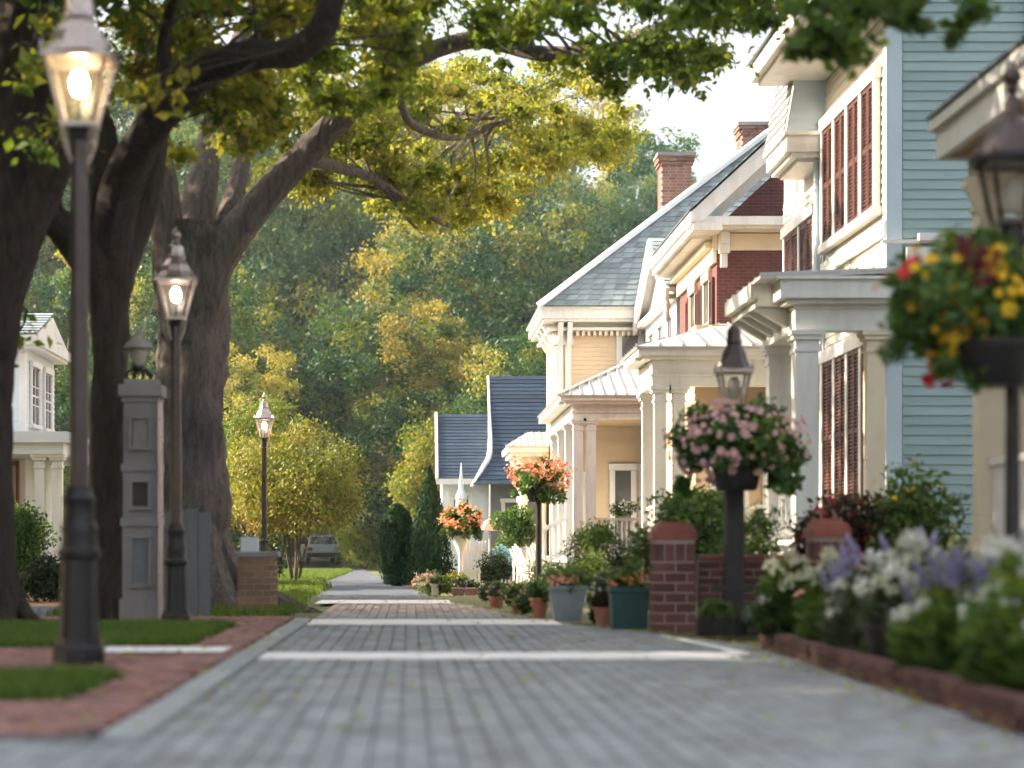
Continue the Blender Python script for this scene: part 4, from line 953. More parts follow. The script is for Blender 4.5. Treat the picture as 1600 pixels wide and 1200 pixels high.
# ---------------- white house on the left
def left_house():
    t = thing('white_house', 'white clapboard house with columned porch glimpsed between the trunks on the left', 'house', (-8.3, 44, 0))
    x1, y0, y1 = -8.2, 43.6, 47.2
    MB().box(-13, x1, y0, y1, 0, 5.1).build('wall', M['blue_white'], t)
    boards_joined(t, F_cam(0, y0), -13, x1 - .12, 3.3, 5.0, .13, M['blue_white']); boards_joined(t, F_lft(x1, 0), y0 + .12, y1, 3.3, 5.0, .13, M['blue_white'])
    c = MB(); c.box(x1 - .12, x1 + .03, y0 - .03, y0 - .001, .4, 5.0); c.box(x1 + .001, x1 + .03, y0, y0 + .12, .4, 5.0); c.build('corner_board', M['white'], t)
    e = MB(); e.box(-13, x1 + .28, y0 - .28, y1 + .2, 5.1, 5.16); e.box(-13, x1 + .36, y0 - .36, y1 + .3, 5.16, 5.36); e.build('eave', M['white'], t)
    MB().add([(x1 + .3, y0 - .3, 5.36), (x1 + .3, y1 + .25, 5.36), (x1 + .3, (y0 + y1) / 2, 5.95), (x1 + .05, y0 - .3, 5.36), (x1 + .05, y1 + .25, 5.36), (x1 + .05, (y0 + y1) / 2, 5.95)], [(0, 1, 2), (5, 4, 3), (0, 3, 4, 1), (1, 4, 5, 2), (2, 5, 3, 0)]).build('gable', M['white'], t)
    slope_rows(t, [(-13, y0 - .36, 5.37), (x1 + .32, y0 - .36, 5.37), (x1 + .32, (y0 + y1) / 2, 6.05), (-13, (y0 + y1) / 2, 6.05)], 8, 'slate')
    fr = F_lft(x1, 0); window(t, fr, 44.2, 45.1, 3.55, 4.75, .02, .1, .14, bars=(2, 3)); window(t, fr, 45.8, 46.6, 3.55, 4.75, .02, .1, .14, bars=(2, 3))
    # porch
    p = MB(); p.box(-13, -7.0, 41.4, 47.4, 2.75, 2.98); p.box(-13, -6.9, 41.3, 47.5, 2.98, 3.2); p.build('porch_roof', M['blue_white'], t)
    MB().box(-13, -7.0, 41.4, 47.4, 0, .55).build('porch_floor', M['stone_grey'], t)
    for x in (-7.15, -7.5, -9.4): column(t, x, 41.6, .55, 2.75, .2)
    for y in (44.4, 47.2): column(t, -7.15, y, .55, 2.75, .2)
    railing(t, (-9.3, 41.6), (-7.6, 41.6), .6, 1.3, 14); railing(t, (-7.15, 41.8), (-7.15, 44.3), .6, 1.3, 14)
    MB().box(-10.4, -8.3, 43.5, 43.58, .6, 2.7).build('door', M['door_wood'], t)
    for i in range(5): MB().box(-10.3 + i * .42, -10.05 + i * .42, 43.44, 43.5, .7, 2.6).build('door_panel', M['curtain'], t)
left_house()

# ================================================================ lamps
def lantern(t, z, w0, w1, h, frame='copper', roof='copper', lit=None, dome=False, fin=True, n=4):
    """four-sided tapering lantern: pane each, corner bars, ogee roof, finial, bulb"""
    c0, c1 = w0 / 2, w1 / 2
    def corner(i, r, zz): a = math.pi / 4 + i * math.pi / 2; return Vector((r * 1.414 * math.cos(a), r * 1.414 * math.sin(a), zz))
    f = MB()
    f.box(-c0 - .012, c0 + .012, -c0 - .012, c0 + .012, z - .03, z)
    f.build('lantern_base', M[frame], t)
    for i in range(4):
        MB().beam(corner(i, c0, z), corner(i, c1, z + h), .022, .022).build('lantern_bar', M[frame], t)
        a, b = corner(i, c0 - .004, z), corner((i + 1) % 4, c0 - .004, z); c, d = corner((i + 1) % 4, c1 - .004, z + h), corner(i, c1 - .004, z + h)
        MB().add([a, b, c, d], [(0, 1, 2, 3)]).build('pane', M['lamp_glass'], t)
    r = MB()
    for i in range(4): r.beam(corner(i, c1 + .01, z + h), corner((i + 1) % 4, c1 + .01, z + h), .035, .035)
    r.build('lantern_rim', M[frame], t)
    for i in range(4): MB().lathe([(.012, 0), (.022, .025), (.010, .05), (.004, .085)], corner(i, c1 + .012, z + h + .01), 8).build('corner_finial', M[frame], t, True)
    if dome:
        prof = [(c1 * 1.5, 0), (c1 * 1.45, .03), (c1 * 1.30, .10), (c1 * .95, .19), (c1 * .5, .26), (c1 * .34, .28), (c1 * .34, .36), (c1 * .2, .40), (.02, .42)]
        MB().lathe(prof, (0, 0, z + h + .01), 20).build('lantern_roof', M[roof], t, True)
        top = z + h + .42
    else:
        prof = [(c1 * 1.36, 0), (c1 * 1.12, .03), (c1 * .92, .09), (c1 * .82, .16), (c1 * .62, .21), (c1 * .50, .24), (c1 * .56, .26), (c1 * .50, .30), (c1 * .46, .38), (c1 * .25, .42), (c1 * .15, .43)]
        MB().lathe(prof, (0, 0, z + h + .015), 8).build('lantern_roof', M[roof], t)
        top = z + h + .43
    if fin: MB().lathe([(.02, 0), (.05, .02), (.03, .05), (.055, .08), (.06, .11), (.045, .14), (.02, .16), (.012, .20)], (0, 0, top), 10).build('finial', M[frame], t, True)
    if lit:
        MB().lathe([(.005, 0), (.04, .02), (.058, .07), (.058, .11), (.035, .165), (.004, .18)], (0, 0, z + h * .42), 12).build('bulb', M[lit], t, True)
        MB().lathe([(.014, 0), (.012, h * .42)], (0, 0, z), 8).build('bulb_holder', M['iron'], t)
    else:
        MB().lathe([(.05, 0), (.065, .06), (.06, .16), (.03, .2)], (0, 0, z + h * .15), 10).build('burner', M['curtain'], t, True)
def street_lamp(label, loc, H, lit, post='bronze'):
    t = thing('street_lamp', label, 'street lamp', (0, 0, 0), 'lit street lamps along the footway')
    k = H / 4.4
    b = MB(); b.lathe([(.175, 0), (.175, .12), (.16, .14), (.155, .18)], n=8); b.build('plinth', M['iron'], t)
    MB().lathe([(.135, .18), (.125, .40), (.118, .70)], n=20, flute=.10).build('fluted_base', M['iron'], t)
    MB().lathe([(.125, .70), (.142, .72), (.142, .76), (.12, .78), (.112, .86), (.122, .90), (.105, .94), (.098, 1.06), (.11, 1.10), (.085, 1.14), (.082, 1.18)], n=20).build('collar', M['iron'], t, True)
    MB().lathe([(.068, 1.18), (.062, 2.4), (.055, 3.45)], n=12, flute=.06).build('shaft', M[post], t)
    MB().lathe([(.055, 3.45), (.075, 3.47), (.06, 3.50), (.075, 3.54), (.10, 3.56)], n=16).build('collar', M[post], t, True)
    for i in range(4):
        a = math.pi / 4 + i * math.pi / 2; c, s = math.cos(a), math.sin(a)
        MB().tube([(.06 * c, .06 * s, 3.30), (.11 * c, .11 * s, 3.40), (.14 * c, .14 * s, 3.53)], [.012] * 3, 6, 0, 1, 4).build('cradle_arm', M['copper'], t, True)
    lantern(t, 3.56, .20, .40, .42, 'copper', 'copper', lit)
    t.scale = (k, k, k); t.location = loc; return t
street_lamp('tallest lit street lamp with warm yellow bulb, standing on the brick footway nearest the viewer', (-2.17, 13.45, .04), 4.40, 'bulb')
street_lamp('lit street lamp with white glowing lantern in front of the broad grey tree', (-2.34, 20.5, .04), 3.82, 'bulb_white')
street_lamp('small distant lit street lamp in front of the golden myrtle', (-3.12, 44.0, 0), 4.0, 'bulb_white', 'iron')

# stone pillar with its own lantern
def stone_pillar():
    t = thing('stone_pillar', 'grey panelled stone gate pillar beside the dark tree trunk', 'pillar', (-2.79, 21.4, 0))
    x, y = -2.79, 21.4
    def blk(name, z0, z1, h, m='stone_grey'): return MB().box(x - h, x + h, y - h, y + h, z0, z1).build(name, M[m], t)
    blk('foot', 0, .30, .215); blk('lower_block', .30, 1.05, .185); blk('band', 1.05, 1.14, .205); blk('middle_block', 1.14, 1.62, .18); blk('band', 1.62, 1.70, .20); blk('upper_block', 1.70, 2.34, .175); blk('band', 2.34, 2.40, .195); blk('cap', 2.40, 2.52, .225); blk('cap_top', 2.52, 2.58, .17)
    for z0, z1, m in ((1.22, 1.54, 'dark_inside'), (1.84, 2.20, 'stone_grey'), (.42, .96, 'plank_grey')):
        f = MB(); fr = F_cam(x, y - .186)
        f.fbox(fr, -.12, -.085, z0, z1, -.012, .03); f.fbox(fr, .085, .12, z0, z1, -.012, .03); f.fbox(fr, -.085, .085, z1 - .035, z1, -.012, .031); f.fbox(fr, -.085, .085, z0, z0 + .035, -.012, .031)
        p = f.build('panel_frame', M['stone_grey'], t); MB().fbox(fr, -.075, .075, z0 + .025, z1 - .025, -.01, .004).build('panel', M[m], p)
    MB().box(x + .19, x + .235, y - .235, y - .19, 0, 2.34).build('corner_rod', M['copper'], t)
stone_pillar()
def pillar_lantern():
    t = thing('globe_lantern', 'unlit pale globe lantern standing on the grey stone pillar', 'lantern', (-2.83, 21.4, 2.58))
    x, y, z = -2.83, 21.4, 2.58
    for i in range(4):
        a = i * 1.571 + .5; MB().tube([(x + .12 * math.cos(a), y + .12 * math.sin(a), z), (x + .13 * math.cos(a), y + .13 * math.sin(a), z + .06), (x + .05 * math.cos(a), y + .05 * math.sin(a), z + .12)], [.018, .02, .02], 6, 0, 1, 3).build('foot', M['iron'], t, True)
    MB().lathe([(.05, .08), (.07, .12), (.06, .15)], (x, y, z), 12).build('collar', M['iron'], t, True)
    MB().lathe([(.06, .15), (.13, .21), (.165, .28), (.16, .33), (.12, .38), (.06, .40)], (x, y, z), 16).build('globe', M['lamp_glass'], t, True)
    MB().lathe([(.045, .15), (.08, .22), (.09, .30), (.05, .36)], (x, y, z), 12).build('diffuser', M['curtain'], t, True)
    MB().lathe([(.165, .33), (.13, .39), (.07, .43), (.04, .46), (.045, .49), (.02, .52), (.01, .56)], (x, y, z), 16).build('cap', M['stone_grey'], t, True)
pillar_lantern()
w_ = MB().tube([at(216, 548, 21.4), at(228, 500, 21.6), at(242, 470, 21.8)], [.010] * 3, 6, 0, 1, 4).build('hanging_wire', M['copper'], None, True); tag(w_, 'thin pale wire rising from the globe lantern to the tree', 'wire')

# grey plank fence between the pillar and the broad tree
def plank_fence():
    t = thing('plank_fence', 'weathered grey plank fence between the stone pillar and the second lamp', 'fence', (-2.3, 23.6, 0))
    me = MB().box(-.068, .068, -.012, .012, 0, 1.24).mesh('plank', M['plank_grey'])
    for i in range(4): use('plank', me, t, (-2.80 + i * .145, 23.6, .02 * (i % 3)))
    for z in (.25, 1.0): MB().box(-2.88, -2.28, 23.613, 23.66, z, z + .09).build('rail', M['plank_grey'], t)
plank_fence()

# ================================================================ brickwork: piers, low walls, planter edge
def brick_layer(parent, me_by_len, x0, x1, y0, y1, z, bh, face, rowi, bl=.20, joint=.014):
    pass
def brick_run(parent, fr, L, z0, courses, bl, bh, depth, m, j=.014, name='brick'):
    """running-bond courses of single bricks along a wall frame"""
    cache = {}
    for c in range(courses):
        a = -(bl + j) / 2 if c % 2 else 0.0
        while a < L - .01:
            s, e = max(a, 0), min(a + bl, L)
            if e - s > .03:
                k = round(e - s, 3)
                if k not in cache:
                    z = (Vector((0, 0, 0)), fr[1], fr[2]); cache[k] = MB().fbox(z, -k / 2, k / 2, -bh / 2, bh / 2, -depth, 0).mesh(name, M[m])
                o = use(name, cache[k], parent, fr[0] + fr[1] * ((s + e) / 2) + Vector((0, 0, z0 + c * (bh + j) + bh / 2)) + fr[2] * random.uniform(-.003, .003))
            a += bl + j
def brick_pier(label, x0, x1, y0, y1, h, courses, cap='brick_cap', m='brick_piece'):
    t = thing('brick_pier', label, 'pier', ((x0 + x1) / 2, (y0 + y1) / 2, 0))
    MB().box(x0 + .012, x1 - .012, y0 + .012, y1 - .012, 0, h).build('core', M['joint'], t)
    bh = h / courses - .016
    brick_run(t, F_cam(x0, y0), x1 - x0, .005, courses - 2, .20, bh, .05, m)
    brick_run(t, (Vector((x0, y1 - .002, 0)), Vector((0, -1, 0)), Vector((-1, 0, 0))), y1 - y0 - .052, .005, courses - 2, .20, bh, .05, m)
    # soldier course
    zs = (courses - 2) * (bh + .014); n = 4; sw = (x1 - x0) / n
    me = MB().box(-sw / 2 + .006, sw / 2 - .006, -.05, 0, 0, 2 * bh).mesh('soldier_brick', M[m])
    for i in range(n): use('soldier_brick', me, t, (x0 + sw * (i + .5), y0 + .05, zs + .008))
    me2 = MB().box(0, .05, -sw / 2 + .006, sw / 2 - .006, 0, 2 * bh).mesh('soldier_brick', M[m])
    for i in range(n - 1): use('soldier_brick', me2, t, (x0, y0 + .06 + sw * (i + .5), zs + .008))
    c = MB(); k = .015; cx, cy2 = (x0 + x1) / 2, (y0 + y1) / 2; hx, hy = (x1 - x0) / 2, (y1 - y0) / 2
    c.box(cx - hx - k, cx + hx + k, cy2 - hy - k, cy2 + hy + k, h, h + .05)
    c.add([(cx + s * (hx + .02) * f, cy2 + q * (hy + .02) * f, h + z) for z, f in ((.05, .97), (.085, .96), (.09, .84), (.135, .80), (.14, .66), (.175, .62)) for s, q in ((-1, -1), (1, -1), (1, 1), (-1, 1))],
          [(i + 4 * r, (i + 1) % 4 + 4 * r, (i + 1) % 4 + 4 * r + 4, i + 4 * r + 4) for r in range(5) for i in range(4)] + [(20, 21, 22, 23)])
    c.build('cap', M[cap], t); return t
brick_pier('dark red brick pier with moulded cap beside the green pot', 2.36, 2.76, 19.75, 20.2, .90, 9)
brick_pier('low brick pier whose pale red cap shows above the planter flowers', 3.72, 4.06, 18.9, 19.3, .92, 9)
def low_wall():
    t = thing('garden_wall', 'low dark red brick wall running behind the lantern post', 'wall', (3.3, 20.2, 0))
    x0, x1, y0 = 2.825, 4.6, 19.95
    MB().box(x0, x1, y0 + .012, y0 + .22, 0, .70).build('core', M['joint'], t)
    brick_run(t, F_cam(x0, y0), x1 - x0, .005, 9, .20, .063, .05, 'brick_piece')
    me = MB().cbox(-.095, .095, -.14, .14, 0, .06, .012).mesh('coping_brick', M['brick_cap'])
    for i in range(8): use('coping_brick', me, t, (x0 + .12 + i * .21, y0 + .11, .70))
low_wall()
def tan_pier():
    t = thing('tan_brick_pier', 'low tan brick pier with stone cap at the foot of the broad tree', 'pier', (-1.85, 25.5, 0))
    x0, x1, y0, y1, h = -2.12, -1.66, 25.2, 25.75, .72
    MB().box(x0 + .012, x1 - .012, y0 + .012, y1 - .012, 0, h).build('core', M['joint'], t)
    brick_run(t, F_cam(x0, y0), x1 - x0, .005, 9, .20, .064, .05, 'brick_tan')
    brick_run(t, (Vector((x1, y0 + .052, 0)), Vector((0, 1, 0)), Vector((1, 0, 0))), y1 - y0 - .06, .005, 9, .20, .064, .05, 'brick_piece')
    MB().cbox(x0 - .04, x1 + .04, y0 - .04, y1 + .04, h, h + .07, .015).build('cap', M['stone_grey'], t)
tan_pier()
def planter_box(name, label, x, y, z, sx, sy, h, m, slats=6):
    t = thing(name, label, 'box', (x, y, z))
    MB().box(x - sx / 2 + .01, x + sx / 2 - .01, y - sy / 2 + .01, y + sy / 2 - .01, z, z + h).build('body', M[m], t)
    me = MB().box(-sx / slats / 2 + .004, sx / slats / 2 - .004, -.012, 0, 0, h + .015).mesh('slat', M[m])
    for i in range(slats): use('slat', me, t, (x - sx / 2 + sx * (i + .5) / slats, y - sy / 2 + .01, z))
    return t
planter_box('slatted_box', 'small pale blue slatted box sitting on the tan brick pier', -1.98, 25.45, .79, .22, .22, .16, 'chair_white', 5)

# raised flower bed on the right
def flower_bed():
    t = thing('raised_flower_bed', 'raised flower bed with red brick edging along the road', 'planter', (3.3, 11, 0))
    P = [(2.60, 6.4), (2.66, 9), (2.90, 17.0)]
    MB().add([(2.70, 6.4, .12), (2.76, 9, .12), (2.98, 16.9, .12), (4.9, 16.9, .14), (4.9, 6.4, .14)], [(0, 1, 2, 3, 4)]).build('soil', M['soil'], t)
    for z0, j, bl, nm in ((.0, 0, .21, 'brick'), (.078, .1, .21, 'brick')):
        me = MB().cbox(-.055, .055, -bl / 2 + .006, bl / 2 - .006, 0, .07, .006).mesh(nm, M['edge_brick'])
        for (a, b) in ((P[0], P[1]), (P[1], P[2])):
            a, b = Vector((*a, 0)), Vector((*b, 0)); L = (b - a).length; d = (b - a).normalized(); s = .1 + j
            rot = math.atan2(-d.x, d.y)
            while s < L:
                p = a + d * s; o = use(nm, me, t, (p.x + .06 + random.uniform(-.006, .006), p.y, z0)); o.rotation_euler = (0, 0, rot + random.uniform(-.02, .02)); s += bl
    me = MB().cbox(-.10, .10, -.055, .055, 0, .07, .006).mesh('brick', M['edge_brick'])
    for z0 in (0, .078):
        for i in range(8): use('brick', me, t, (3.08 + i * .21 + (z0 > .07) * .05, 16.98, z0))
    return t
flower_bed()

# ================================================================ plants
def blossom_mesh(name, m, petals=5, r=.05, cup=.3, layers=1):
    mb = MB()
    for k in range(layers):
        rr = r * (1 - .35 * k)
        for i in range(petals):
            a = 2 * math.pi * (i + .5 * k) / petals; c, s = math.cos(a), math.sin(a); wd = 2.2 * rr / petals * 1.25
            def p(rad, off, z): return (c * rad - s * off, s * rad + c * off, z + k * r * .25)
            mb.add([p(0, 0, 0), p(rr * .6, -wd, rr * cup * .6), p(rr, -wd * .35, rr * cup), p(rr, wd * .35, rr * cup * 1.1), p(rr * .6, wd, rr * cup * .6)], [(0, 1, 2, 3, 4)], random.random())
    return mb.mesh(name, M[m], fix=False)
def cluster_mesh(name, m, n, r, size, seed, ell=(1, 1, .7), spike=False, shape=LEAF_Q):
    rg = np.random.default_rng(seed); d = unit(rg, n)
    if spike:
        z = rg.random(n); a = rg.random(n) * 6.28; rad = r * (1 - .75 * z) * (.6 + .5 * rg.random(n))
        P = np.column_stack([rad * np.cos(a), rad * np.sin(a), z * ell[2]]); d = np.column_stack([np.cos(a), np.sin(a), .5 + 0 * a])
    else:
        P = d * r * np.array(ell) * (.75 + .3 * rg.random(n))[:, None]
    return scatter_mesh(name, P, unit(rg, n) + d * .3, d + .5 * unit(rg, n), size * (.7 + .6 * rg.random(n)), rg.random(n), M[m], shape)
BL = {c: blossom_mesh('blossom', 'petal_' + c, 6, .05, .35, 2) for c in ('yellow', 'pink', 'red', 'orange', 'white', 'salmon', 'rose', 'cream')}
CL = {c: cluster_mesh('flower_head', 'petal_' + c, 46, .06, .042, 5, (1, 1, .6)) for c in ('white', 'cream', 'pink', 'red', 'orange', 'salmon', 'rose', 'yellow')}
SP = {c: cluster_mesh('flower_spike', 'petal_' + c, 90, .055, .04, 6, (1, 1, .26), True) for c in ('purple', 'white', 'cream', 'maroon')}
def orient(o, d, rg):
    o.rotation_euler = Vector(d).to_track_quat('Z', 'Y').to_euler()
    s = rg.uniform(.75, 1.25); o.scale = (s, s, s)
def bush(name, label, cat, x, y, rx, ry, h, leaf, n=26, per=110, size=.07, seed=1, z=0.0, tone=.45, group=None, flowers=None, cr=None, shape=LEAF_Q, solid=.35):
    """leafy shrub; flowers = (petal material, how many, size) joined small flowers"""
    rg = np.random.default_rng(seed)
    cl = crown_clumps(rg, n, (0, 0, h * .52), (rx * .78, ry * .78, h * .40), cr or min(rx, h) * .30, tone, -1)
    me = foliage('foliage', cl, per, size, M[leaf], seed, shape, shell=solid)
    if not flowers:
        o = use(name, me, None, (x, y, z)); return tag(o, label, cat, group)
    t = thing(name, label, cat, (x, y, z), group)
    o = use('foliage', me, t, (x, y, z)); o['kind'] = 'stuff'
    for k, (fm, cnt, fs) in enumerate(flowers):
        d = unit(rg, cnt); d[:, 2] = np.abs(d[:, 2]) * 1.1 - .25; d[:, 1] = -np.abs(d[:, 1]) * np.where(rg.random(cnt) < .75, 1, -1)
        P = np.array([0, 0, h * .52]) + d * np.array([rx, ry, h * .50]) * (.9 + .15 * rg.random(cnt))[:, None]
        # every flower is three crossed petals
        PP = np.repeat(P, 4, 0) + rg.normal(size=(cnt * 4, 3)) * fs * .22; dd = np.repeat(d, 4, 0)
        fm_ = scatter_mesh('flowers', PP, unit(rg, cnt * 4), dd + .6 * unit(rg, cnt * 4), fs, np.repeat(rg.random(cnt), 4), M[fm], LEAF_F)
        o = use('flowers', fm_, t, (x, y, z)); o['kind'] = 'stuff'
    return t
def stems(parent, x, y, z, n, h, spread, m='twig', r=.012, seed=1, name='stem'):
    rg = random.Random(seed)
    for i in range(n):
        a = rg.uniform(0, 6.28); q = spread * rg.uniform(.4, 1); dx, dy = q * math.cos(a), q * math.sin(a)
        MB().tube([(x + dx * .12, y + dy * .12, z), (x + dx * .5, y + dy * .5, z + h * .5), (x + dx, y + dy, z + h * rg.uniform(.85, 1.1))], [r, r * .8, r * .5], 5, 0, i, 3).build(name, M[m], parent)

# ---- flower bed plants (nearest things, each flower head its own piece)
def bed_plant(label, x, y, h, r, leaf, heads, seed, z=.14, leafsize=.13, nleaf=300, low=.0):
    rg = random.Random(seed); ng = np.random.default_rng(seed)
    t = thing('flowering_plant', label, 'plant', (x, y, z), 'plants in the raised flower bed')
    n = int(nleaf * 1.7); r *= 1.18; a = ng.random(n) * 6.28; rad = r * np.sqrt(ng.random(n)); zz = h * (low + (.92 - low) * ng.random(n))
    zz = zz * (1 - .5 * (rad / r) ** 2) * (1 + .12 * np.sin(3 * a + seed)); P = np.column_stack([rad * np.cos(a), rad * np.sin(a), zz]); out = np.column_stack([np.cos(a), np.sin(a), .7 + 0 * a])
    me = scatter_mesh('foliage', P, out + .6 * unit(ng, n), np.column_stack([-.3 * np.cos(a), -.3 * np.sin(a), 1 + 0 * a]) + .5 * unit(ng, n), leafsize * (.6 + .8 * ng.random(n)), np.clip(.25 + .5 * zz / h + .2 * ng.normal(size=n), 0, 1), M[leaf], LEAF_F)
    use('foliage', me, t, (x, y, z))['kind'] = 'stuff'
    stems(t, x, y, z, 6, h * .9, r * .8, 'leaf_bush', .008, seed)
    for mesh, cnt, zlo, zhi, sc_ in heads:
        for i in range(int(cnt * 1.7)):
            aa = rg.uniform(0, 6.28); q = r * rg.uniform(.1, 1.0); p = Vector((x + q * math.cos(aa), y + q * math.sin(aa), z + h * rg.uniform(zlo, zhi) * (1 - .38 * (q / r) ** 2)))
            o = use(mesh.name.split('.')[0], mesh, t, p); orient(o, (math.cos(aa) * .6, math.sin(aa) * .6 - .3, 1), rg); o.scale *= sc_ * rg.uniform(.6, 1.1)
    return t
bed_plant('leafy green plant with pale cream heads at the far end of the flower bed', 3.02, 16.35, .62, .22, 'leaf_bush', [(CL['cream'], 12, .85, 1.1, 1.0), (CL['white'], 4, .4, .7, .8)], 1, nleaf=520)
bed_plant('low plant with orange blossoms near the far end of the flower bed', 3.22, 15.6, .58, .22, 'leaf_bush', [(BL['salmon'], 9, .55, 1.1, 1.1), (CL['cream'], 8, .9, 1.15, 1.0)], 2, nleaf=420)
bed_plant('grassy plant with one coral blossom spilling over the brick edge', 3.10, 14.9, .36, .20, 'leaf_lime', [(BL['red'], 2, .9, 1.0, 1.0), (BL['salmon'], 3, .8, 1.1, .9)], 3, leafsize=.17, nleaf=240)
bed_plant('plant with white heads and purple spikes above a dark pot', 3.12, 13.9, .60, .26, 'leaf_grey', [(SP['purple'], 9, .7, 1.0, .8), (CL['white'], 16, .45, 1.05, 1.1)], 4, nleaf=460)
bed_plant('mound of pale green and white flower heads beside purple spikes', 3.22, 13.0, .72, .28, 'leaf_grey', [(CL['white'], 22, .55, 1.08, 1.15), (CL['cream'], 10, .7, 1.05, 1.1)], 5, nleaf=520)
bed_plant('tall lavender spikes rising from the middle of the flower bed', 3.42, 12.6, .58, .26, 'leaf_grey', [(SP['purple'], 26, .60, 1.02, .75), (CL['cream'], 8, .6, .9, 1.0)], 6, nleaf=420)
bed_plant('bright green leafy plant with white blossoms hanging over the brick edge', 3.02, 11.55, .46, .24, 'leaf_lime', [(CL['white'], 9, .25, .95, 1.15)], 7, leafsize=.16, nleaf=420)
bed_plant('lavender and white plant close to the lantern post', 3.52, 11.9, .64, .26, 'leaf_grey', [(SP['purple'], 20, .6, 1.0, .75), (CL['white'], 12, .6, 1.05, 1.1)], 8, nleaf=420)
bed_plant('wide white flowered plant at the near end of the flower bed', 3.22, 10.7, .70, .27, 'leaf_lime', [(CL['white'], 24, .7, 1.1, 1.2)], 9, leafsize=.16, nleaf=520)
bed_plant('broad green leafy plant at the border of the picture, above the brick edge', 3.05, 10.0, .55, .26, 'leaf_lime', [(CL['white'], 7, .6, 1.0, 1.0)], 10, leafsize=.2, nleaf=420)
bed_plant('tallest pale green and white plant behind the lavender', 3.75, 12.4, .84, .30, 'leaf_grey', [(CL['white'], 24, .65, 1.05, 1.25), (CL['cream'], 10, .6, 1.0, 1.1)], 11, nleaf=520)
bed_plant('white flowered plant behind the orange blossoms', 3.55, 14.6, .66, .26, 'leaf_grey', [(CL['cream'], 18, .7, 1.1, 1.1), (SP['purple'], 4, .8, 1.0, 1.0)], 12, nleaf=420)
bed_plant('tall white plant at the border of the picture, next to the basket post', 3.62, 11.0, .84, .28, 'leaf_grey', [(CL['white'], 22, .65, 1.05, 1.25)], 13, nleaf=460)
def pot(name, label, x, y, z, r0, r1, h, m, square=False, rim=.02, cat='pot', group=None, soil=True):
    t = thing(name, label, cat, (x, y, z), group)
    n = 4 if square else 20; k = 1.414 if square else 1
    MB().lathe([(r0 * k, 0), (r1 * k * .97, h * .86), (r1 * k, h * .861), (r1 * k + rim, h * .88), (r1 * k + rim, h), (r1 * k - .03, h), (r1 * k - .04, h * .9)], (x, y, z), n).build('body', M[m], t, not square)
    if soil: MB().lathe([(.01, h * .9), (r1 * k - .04, h * .905), (r1 * k - .05, h * .93)], (x, y, z), n).build('soil', M['soil'], t)
    return t
pot('flower_pot', 'dark round pot set among the white flowers of the bed', 3.02, 12.75, .14, .14, .20, .20, 'pot_black')
pot('flower_pot', 'slim grey pot with terracotta rim at the far end of the flower bed', 3.14, 16.0, .14, .05, .06, .24, 'pot_grey', rim=.015)

# ---- hanging basket on the lantern post at the border
def lantern_post(label, x, y, H, kind):
    t = thing('lantern_post', label, 'lamp post', (0, 0, 0))
    if kind == 'iron':
        MB().lathe([(.08, 0), (.08, .2), (.05, .25), (.042, H * .5), (.038, H)], n=12).build('post', M['iron'], t, True)
        MB().lathe([(.04, H - .35), (.07, H - .30), (.07, H - .02), (.05, H)], n=14).build('neck', M['iron'], t, True)
        MB().tube([(0, 0, H - .14), (.10, -.02, H - .12), (.22, -.04, H - .2), (.30, -.05, H - .10)], [.02, .018, .016, .01], 6, 0, 1, 4).build('scroll_arm', M['iron'], t, True)
        lantern(t, H, .19, .31, .34, 'bronze', 'bronze', None, True)
        MB().lathe([(.26, 0), (.26, .04), (.22, .05)], (0, 0, H + .34), 18).build('hood_rim', M['iron'], t, True)
    else:
        for s in (-1, 1): MB().box(-.085 if s < 0 else .004, -.004 if s < 0 else .085, -.085, .085, 0, H - .38).build('post_plank', M['wood_dark'], t)
        MB().box(-.08, .08, -.08, .08, .0, H - .40).build('post_core', M['wood_dark'], t)
        MB().box(-.20, .20, -.10, .10, .42, .47).build('foot_bracket', M['wood_dark'], t)
        MB().lathe([(.06, H - .38), (.065, H - .10), (.10, H - .02), (.06, H)], n=12).build('neck', M['iron'], t, True)
        for i in range(4):
            a = i * 1.571 + .785; MB().tube([(.05 * math.cos(a), .05 * math.sin(a), H - .2), (.12 * math.cos(a), .12 * math.sin(a), H - .08), (.10 * math.cos(a), .10 * math.sin(a), H)], [.012] * 3, 6, 0, 1, 3).build('cradle_arm', M['iron'], t, True)
        lantern(t, H, .15, .28, .30, 'copper', 'bronze', None, fin=False)
    t.location = (x, y, 0); return t
lantern_post('bronze lantern post with domed hood at the border of the picture', 3.62, 12.3, 2.78, 'iron')
lantern_post('dark timber post with copper lantern rising through the pink flowers', 3.08, 19.45, 2.20, 'wood')

